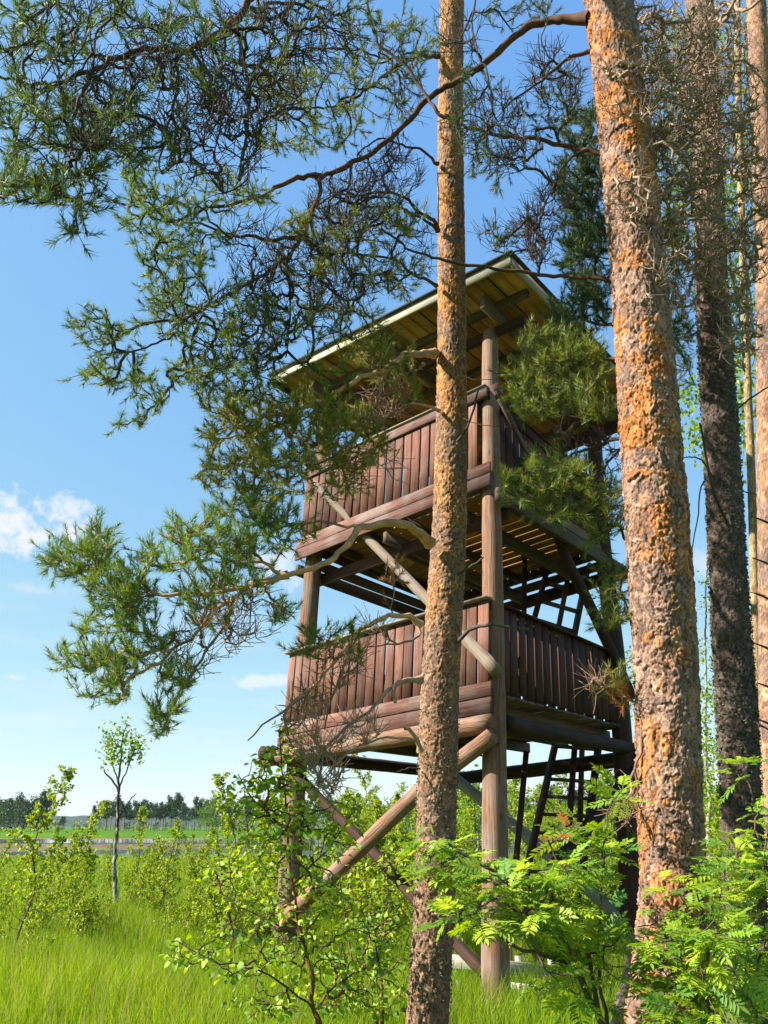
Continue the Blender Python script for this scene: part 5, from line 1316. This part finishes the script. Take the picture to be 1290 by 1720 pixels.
# rowans: compound leaves, every leaf a part
def rowan_leaf_geo(nl, L, rg, fold=.1):
    V, F, n = [], [], 0
    def leaflet(base, d, ln, w, up):
        nonlocal n
        sd = nv(np.cross(up, d))
        pts = [base, base + d * ln * .35 + sd * w / 2 + up * fold * w, base + d * ln * .75 + sd * w * .36 + up * fold * w, base + d * ln - up * ln * .08, base + d * ln * .75 - sd * w * .36 + up * fold * w, base + d * ln * .35 - sd * w / 2 + up * fold * w, base + d * ln * .5]
        V.extend(pts); F.extend([[n, n + 6, n + 1], [n + 1, n + 6, n + 2], [n + 6, n + 3, n + 2], [n, n + 5, n + 6], [n + 5, n + 4, n + 6], [n + 6, n + 4, n + 3]]); n += 7
    up = np.array([0, 0, 1.0])
    def rach(f): return np.array([L * f, 0, -0.16 * L * f * f])
    for i in range(nl):
        f = .28 + .62 * i / (nl - 1)
        ll = L * .36 * (1 - .35 * abs(f - .6) * 2) * rg.uniform(.85, 1.1)
        for s in (-1, 1):
            d = nv(np.array([.62, s * 1.0, rg.normal(-.08, .1)])); leaflet(rach(f + rg.uniform(-.01, .01)), d, ll, ll * .33, nv(up + rg.normal(0, .15, 3)))
    leaflet(rach(.93), np.array([1.0, 0, -.2]), L * .3, L * .1, up)
    # rachis
    b = len(V)
    for f in (0, .5, .93):
        p = rach(f); V.extend([p + [0, .0011, 0], p + [0, -.0011, 0.0005]])
    F.extend([[b, b + 1, b + 3], [b, b + 3, b + 2], [b + 2, b + 3, b + 5], [b + 2, b + 5, b + 4]])
    return np.array(V), np.array(F)

ROW = []
for k in range(4):
    rg = np.random.default_rng(300 + k); ROW.append(rowan_leaf_geo(6 + (k % 2), .165, rg, .1))
def rowan(label, limbs, blobs, red, seed, nmax=280):
    rg = np.random.default_rng(seed); O = limbs[0][0][0].copy(); O[2] = 0
    root = thing('rowan_shrub', O, label, 'rowan')
    att = blob_pts(blobs, rg, 1.3)
    paths, tips, dirs = grow(limbs, att, rg, r_tip=.0022, wig=.1, step=.06, droop=-.1)
    acc = Acc(); paths_mesh(acc, paths, lambda V, R: np.array([[.16, .11, .085]]) * rng.uniform(.7, 1.3, (len(V), 1)), .005)
    acc.build('stem', M_TWIG, root, O, smooth=True)
    P, X = [], []
    for pp, rr in paths[len(limbs):]:
        d = nv(pp[-1] - pp[-2] if len(pp) > 1 else [0, 0, 1])
        n = rg.integers(2, 5) if len(P) < 2000 else 1
        for i in range(n):
            z = pp[-1 - min(i, len(pp) - 2)] if i < 2 else pp[-1]
            az = rg.uniform(0, 6.28)
            x = nv(d * .35 + np.array([math.cos(az), math.sin(az), 0]) * .8 + np.array([-.15, -.2, rg.normal(-.05, .25)])); P.append(z); X.append(x)
    P, X = np.array(P), np.array(X); idx = rg.permutation(len(P))
    M = orient(X, .35, rg); meshes = {}
    sc_pos = set()
    for c, i in enumerate(idx[:nmax]):
        isred = False
        if red is not None:
            isred = np.linalg.norm(P[i] - red) < .13
        key = (c % 4, isred)
        if key not in meshes:
            o = mk('leaf', *ROW[key[0]], M_ROWAN_RED if isred else M_ROWAN, root); meshes[key] = o.data
        else:
            o = bpy.data.objects.new('leaf', meshes[key]); C.collection.objects.link(o); o.parent = root
        if isred: o['label'] = 'young orange red rowan leaf'
        m4 = Matrix([list(M[i][r]) + [float(P[i][r] - O[r])] for r in range(3)] + [[0, 0, 0, 1]])
        o.matrix_local = m4 @ Matrix.Scale(float(rg.uniform(.5, 1.0) * (.6 if isred else 1)), 4)
    la = Acc()
    for c, i in enumerate(idx[nmax:]):
        V0, F0 = ROW[c % 4]; k = rg.uniform()
        la.add(P[i] + (V0 * rg.uniform(.5, .95)) @ M[i].T, F0, np.array([.11, .25, .03]) * (1 - k) + np.array([.34, .46, .03]) * k)
    la.build('leaves', M_LEAF, root, O, kind='stuff')
    return len(P)

rowan('large rowan shrub with dark stems in front of the near tower post',
    [limb([(1022, 1745, 3.7), (1000, 1690, 3.7), (960, 1610, 3.7), (920, 1540, 3.7), (880, 1500, 3.7), (820, 1455, 3.7), (770, 1425, 3.7), (720, 1400, 3.7)], .013, .004),
     limb([(1000, 1690, 3.7), (985, 1600, 3.8), (960, 1520, 3.85), (940, 1450, 3.9), (920, 1410, 3.9)], .009, .003),
     limb([(1022, 1745, 3.7), (1010, 1640, 3.9), (1005, 1540, 4.0), (1010, 1440, 4.0), (1020, 1370, 4.0)], .008, .003),
     limb([(960, 1610, 3.7), (900, 1590, 3.6), (840, 1560, 3.6), (790, 1540, 3.6), (740, 1530, 3.6)], .007, .003)],
    [(720, 1425, 30, 18, 3.7, .15, 5), (770, 1450, 50, 25, 3.7, .2, 9), (830, 1480, 50, 35, 3.7, .3, 12), (890, 1500, 50, 45, 3.7, .3, 14), (950, 1480, 50, 50, 3.8, .3, 15), (1010, 1450, 40, 40, 4.0, .2, 8), (990, 1390, 35, 25, 4.0, .2, 3), (945, 1400, 25, 15, 4.0, .1, 4),
     (1040, 1340, 25, 15, 4.0, .2, 3), (780, 1540, 40, 25, 3.6, .2, 7), (850, 1545, 50, 25, 3.6, .2, 6), (930, 1560, 60, 40, 3.7, .3, 13), (1000, 1560, 45, 50, 3.8, .2, 11), (1000, 1650, 50, 40, 3.7, .2, 8), (940, 1650, 40, 30, 3.6, .2, 4)], W(945, 1410, 3.9), 71)
rowan('bright rowan shrub at the foot of the thickest pine trunk',
    [limb([(1180, 1745, 3.6), (1170, 1690, 3.6), (1150, 1640, 3.6), (1130, 1600, 3.6), (1110, 1560, 3.6), (1080, 1530, 3.6)], .010, .003),
     limb([(1180, 1745, 3.6), (1185, 1680, 3.5), (1190, 1620, 3.5), (1180, 1560, 3.5), (1170, 1500, 3.5)], .008, .003)],
    [(1090, 1580, 35, 30, 3.6, .15, 6), (1140, 1600, 50, 35, 3.5, .2, 10), (1190, 1580, 50, 40, 3.5, .2, 11), (1150, 1660, 60, 35, 3.5, .2, 12), (1210, 1640, 50, 40, 3.5, .2, 10), (1200, 1530, 40, 20, 3.5, .15, 5), (1130, 1700, 50, 20, 3.4, .2, 5), (1200, 1700, 50, 20, 3.4, .2, 6), (1100, 1500, 40, 25, 3.6, .1, 3)], None, 72, 200)
rowan('rowan shrub rising over the dark trunk at the right edge',
    [limb([(1270, 1745, 3.9), (1262, 1660, 3.9), (1250, 1600, 3.9), (1262, 1540, 3.9), (1280, 1460, 3.9), (1290, 1400, 3.9)], .013, .004),
     limb([(1262, 1540, 3.9), (1268, 1440, 3.9), (1258, 1380, 3.9), (1245, 1320, 3.9), (1232, 1260, 3.9)], .007, .002),
     limb([(1250, 1600, 3.9), (1230, 1560, 3.9), (1215, 1520, 3.9)], .006, .002)],
    [(1265, 1410, 35, 30, 3.9, .2, 8), (1290, 1370, 25, 20, 3.9, .2, 4), (1255, 1460, 40, 30, 3.9, .2, 9), (1290, 1480, 30, 40, 3.9, .2, 8), (1240, 1520, 30, 25, 3.9, .15, 6), (1280, 1560, 40, 40, 3.9, .2, 9), (1270, 1620, 40, 40, 3.9, .2, 8), (1300, 1680, 30, 40, 3.9, .2, 5), (1236, 1295, 14, 18, 3.9, .08, 3)], None, 73, 220)

# tall birch crowns seen between the right-hand trunks
def tall_birch(loc, label, H, blobs_, limbs_, seed, group=None, leafL=.085, per=30):
    rg = np.random.default_rng(seed); O = np.array(loc, float)
    root = thing('birch_tree', O, label, 'birch tree', group)
    paths, tips, dirs = grow(limbs_, blob_pts(blobs_, rg), rg, r_tip=.003, wig=.1, step=.15, droop=.2)
    acc = Acc(); paths_mesh(acc, paths, lambda V, R: np.where((R > .03)[:, None], np.array([[.45, .42, .36]]), np.array([[.12, .09, .07]])) * rng.uniform(.7, 1.2, (len(V), 1)), .01)
    acc.build('trunk', M_TWIG, root, O, smooth=True)
    la = Acc(); n = len(tips) * per
    P = np.repeat(tips, per, 0) + rg.normal(0, .16, (n, 3)) * np.array([1, 1, 1.2]); place_leaves(la, P, nv(rg.normal(size=(n, 3)) + np.array([0, 0, -.6])), rg, leafL, leafL * .75, ((0.12, 0.24, 0.015), (0.3, 0.42, 0.03)), up=1.0)
    la.build('leaves', M_LEAF, root, O, kind='stuff')
Yb = 13.0
bb = np.array([W(1225, 1500, Yb)[0], Yb, 0.0])
tall_birch(bb, 'tall birch with loose green crown behind the dark right-hand pine', 12,
    [(1150, 250, 50, 80, Yb, 1.0, 30), (1160, 100, 60, 80, Yb, 1, 36), (1240, 300, 40, 120, Yb, 1, 34), (1230, 480, 40, 60, Yb, 1, 18), (1240, 600, 30, 50, Yb, .8, 16), (1245, 720, 20, 60, Yb, .8, 12), (1160, 680, 16, 30, Yb - 1, .4, 6), (1172, 730, 14, 25, Yb - 1, .4, 7), (1130, 380, 30, 60, Yb, 1, 14), (1260, 80, 60, 90, Yb, 1, 30)],
    [limb([(1232, 1500, Yb), (1228, 1100, Yb), (1220, 700, Yb), (1215, 400, Yb), (1205, 150, Yb), (1200, -100, Yb)], .10, .03)], 301)
tall_birch(np.array([W(1190, 1440, 22)[0], 22, 0]), 'slim pale birch far behind the gap right of the thickest pine', 9,
    [(1190, 1000, 14, 60, 22, .8, 8), (1185, 1130, 18, 60, 22, .8, 14), (1190, 1230, 22, 60, 22, .9, 22), (1192, 1320, 24, 60, 22, .9, 26), (1060, 1150, 8, 60, 22, .5, 6)],
    [limb([(1192, 1450, 22), (1190, 1250, 22), (1188, 1050, 22), (1192, 930, 22)], .06, .015)], 302, per=22)
tall_birch(np.array([W(795, 1440, 24)[0], 24, 0]), 'slim birch with white forked stem seen beside the near tower post', 5,
    [(800, 1340, 20, 40, 24, .8, 16), (780, 1370, 18, 30, 24, .8, 12)], [limb([(797, 1450, 24), (803, 1400, 24), (800, 1350, 24), (806, 1310, 24)], .06, .02)], 303, per=20)


# ------------------------------------------------------------------ the far woods
def far_tree(H, kind, seed, n=900):
    rg = np.random.default_rng(seed); tr, cr = Acc(), Acc()
    S = catmull(np.array([[0, 0, 0], [.1, 0, H * .4], [.0, .1, H * .75], [0.1, 0, H * .97]]) + rg.normal(0, .1, (4, 3)) * np.array([1, 1, 0]), 8)
    V, F = tubes(S[None], np.linspace(.17, .05, 8)[None], 5); tr.add(V, F, (.3, .2, .14) if kind == 'pine' else (.35, .33, .3))
    k = 9 if kind == 'pine' else 12
    lo = .45 if kind == 'pine' else .18
    if kind == 'dense_pine': lo, k = .12, 16
    for c in range(k):
        t = rg.uniform(lo, .97); az = rg.uniform(0, 6.28); w = H * (.12 if kind == 'pine' else .2) * (1.25 - t) * 1.8
        ctr = np.array([math.cos(az) * w * .6, math.sin(az) * w * .6, H * t]); m_ = n // k
        P = ctr + rg.normal(0, 1, (m_, 3)) * np.array([w * .45, w * .45, H * .045])
        s = H * .03 * rg.uniform(.5, 1.3, (m_, 1))
        V = (P[:, None] + nv(rg.normal(size=(m_, 3, 3))) * s[:, None] * 1.3).reshape(-1, 3)
        base = np.array((.03, .075, .015) if 'pine' in kind else (.10, .19, .02))
        cr.add(V, np.arange(len(V)).reshape(-1, 3), np.repeat(base * rg.uniform(.6, 1.4, (m_, 1)), 3, 0))
        V, F = tubes(np.array([[S[5] * 0 + np.array([0, 0, H * t - w * .2]), ctr]]), np.array([[.06, .03]]), 3); tr.add(V, F, (.2, .13, .09))
    return tr, cr
FT = {}
def far_thing(key, loc, label, group, sc, rz):
    if key not in FT:
        kind, seed = key; tr, cr = far_tree(13, kind, seed)
        r = thing('far_pine' if 'pine' in kind else 'far_birch', loc, label, 'pine tree' if 'pine' in kind else 'birch tree', group)
        tr.build('trunk', M_TWIG, r); cr.build('crown', M_NEED if kind == 'pine' else M_LEAF, r)
        r.scale = (sc,) * 3; r.rotation_euler[2] = rz; FT[key] = r
    else: dup(FT[key], loc, rz, sc, label, group)
fr = np.random.default_rng(77)
def belt(n, pxr, dist, dd, hs, kinds, label, group):
    for i in range(n):
        px = pxr[0] + (pxr[1] - pxr[0]) * (i + fr.uniform(0, 1)) / n; d = dist + fr.uniform(-dd, dd)
        k = kinds[int(fr.integers(0, len(kinds)))]
        x = (px - 645) / FOC * d / math.cos(PITCH) * 1.0
        hh_ = fr.uniform(*hs); lab = label if n < 3 else ('shorter ', 'taller ')[int(hh_ > (hs[0] + hs[1]) / 2)] + label + ', ' + where(px)
        far_thing((k, int(fr.integers(0, 4)) + 400), (x, d, 0), lab, group, hh_ / 13, fr.uniform(0, 6.28))
belt(40, (222, 400), 330, 30, (9, 13), ['pine'], 'bare-stemmed pine in the row beyond the meadow', 'row of pines beyond the meadow')
belt(46, (-40, 158), 300, 25, (9.5, 13.5), ['dense_pine', 'dense_pine', 'pine'], 'dark pine in the dense far wood', 'far left pine wood')
belt(26, (170, 440), 318, 8, (1.8, 3.6), ['birch'], 'low birch bush on the far meadow edge', 'bushes along the far meadow edge')
belt(2, (176, 186), 330, 5, (5, 6.5), ['pine'], 'small lone pine on the far shore between the two pine woods', 'lone far pines')
belt(46, (390, 720), 260, 40, (8, 11), ['pine', 'birch', 'birch'], 'tree of the far wood edge', 'far wood behind the tower')
belt(70, (700, 1340), 170, 35, (7.5, 10.5), ['pine', 'birch', 'pine'], 'tree of the nearer wood edge', 'far wood on the right')
belt(50, (560, 1340), 95, 15, (3.0, 4.6), ['birch'], 'bright birch along the wet edge', 'shore birches behind the tower')

# ------------------------------------------------------------------ grass
def grass(name, n, dmin, dmax, h, w, seed, cols, fov=.62, power=1.0):
    rg = np.random.default_rng(seed)
    u = rg.uniform(0, 1, n); d = (dmin ** power + u * (dmax ** power - dmin ** power)) ** (1 / power)
    x = rg.uniform(-fov, fov, n) * d + rg.uniform(-.8, .8, n)
    pat = np.sin(x * .9 + d * .5) + np.sin(x * .35 - d * .8 + 2) + np.sin(x * 2.1 + d * 1.7)
    hh = h * rg.uniform(.45, 1.15, n) * (1 + .18 * pat); az = rg.uniform(0, 6.28, n); bend = rg.uniform(.05, .5, n) * hh
    ww = w * rg.uniform(.6, 1.4, n) * np.maximum(1, d / 12)
    b = np.c_[x, d, np.zeros(n)]; dirv = np.c_[np.cos(az), np.sin(az), np.zeros(n)]; sd = np.c_[-np.sin(az + 1), np.cos(az + 1), np.zeros(n)] * ww[:, None]
    pat_ = None
    m_ = b + dirv * (bend * .3)[:, None] + np.c_[np.zeros(n), np.zeros(n), hh * .6]; t = b + dirv * bend[:, None] + np.c_[np.zeros(n), np.zeros(n), hh]
    V = np.stack([b - sd, b + sd, m_ + sd * .75, m_ - sd * .75, t], 1).reshape(-1, 3)
    i = np.arange(n) * 5
    Fq = np.c_[i, i + 1, i + 2, i + 3]; Ft = np.c_[i + 3, i + 2, i + 4]
    k = np.clip(rg.uniform(0, 1, (n, 1)) * .7 + .15 + .12 * pat[:, None], 0, 1); col = np.array(cols[0]) * (1 - k) + np.array(cols[1]) * k
    dry = rg.uniform(size=(n, 1)) < .07 * (1 + .6 * np.sign(pat[:, None])); col = np.where(dry, np.array([[.5, .42, .2]]) * rg.uniform(.5, 1, (n, 1)), col)
    hh = np.where(dry[:, 0], hh * 1.25, hh)
    o = mk(name, V, [Ft, Fq], M_GRASS, col=np.repeat(col, 5, 0), kind='stuff')
    o['label'] = 'lime green sedge and grass, ' + ('near half of the wet meadow' if dmin < 10 else 'far half of the wet meadow'); o['category'] = 'grass'
    return o
GC = ((0.12, 0.26, 0.004), (0.32, 0.46, 0.012))
grass('grass', 130000, 5.5, 17, .42, .0030, 1, GC, power=1.3)
grass('grass', 80000, 17, 43, .32, .0032, 2, GC, power=1.5)

# air: a thin even haze over the whole marsh
bm_V = [(x, y, z) for z in (-4, 120) for y in (-60, 4200) for x in (-5200, 5200)]
hz = mk('haze', bm_V, np.array([[0, 2, 3, 1], [4, 5, 7, 6], [0, 1, 5, 4], [2, 6, 7, 3], [0, 4, 6, 2], [1, 3, 7, 5]]), bpy.data.materials.new('thin_air_haze'), kind='stuff')
hm = hz.data.materials[0]; hm.use_nodes = True; hm.node_tree.nodes.clear()
pv = hm.node_tree.nodes.new('ShaderNodeVolumePrincipled'); pv.inputs['Color'].default_value = (0.75, 0.87, 1.0, 1); pv.inputs['Density'].default_value = 0.00007
ho = hm.node_tree.nodes.new('ShaderNodeOutputMaterial'); hm.node_tree.links.new(pv.outputs[0], ho.inputs['Volume'])
hz['label'] = 'thin pale haze over the marsh'
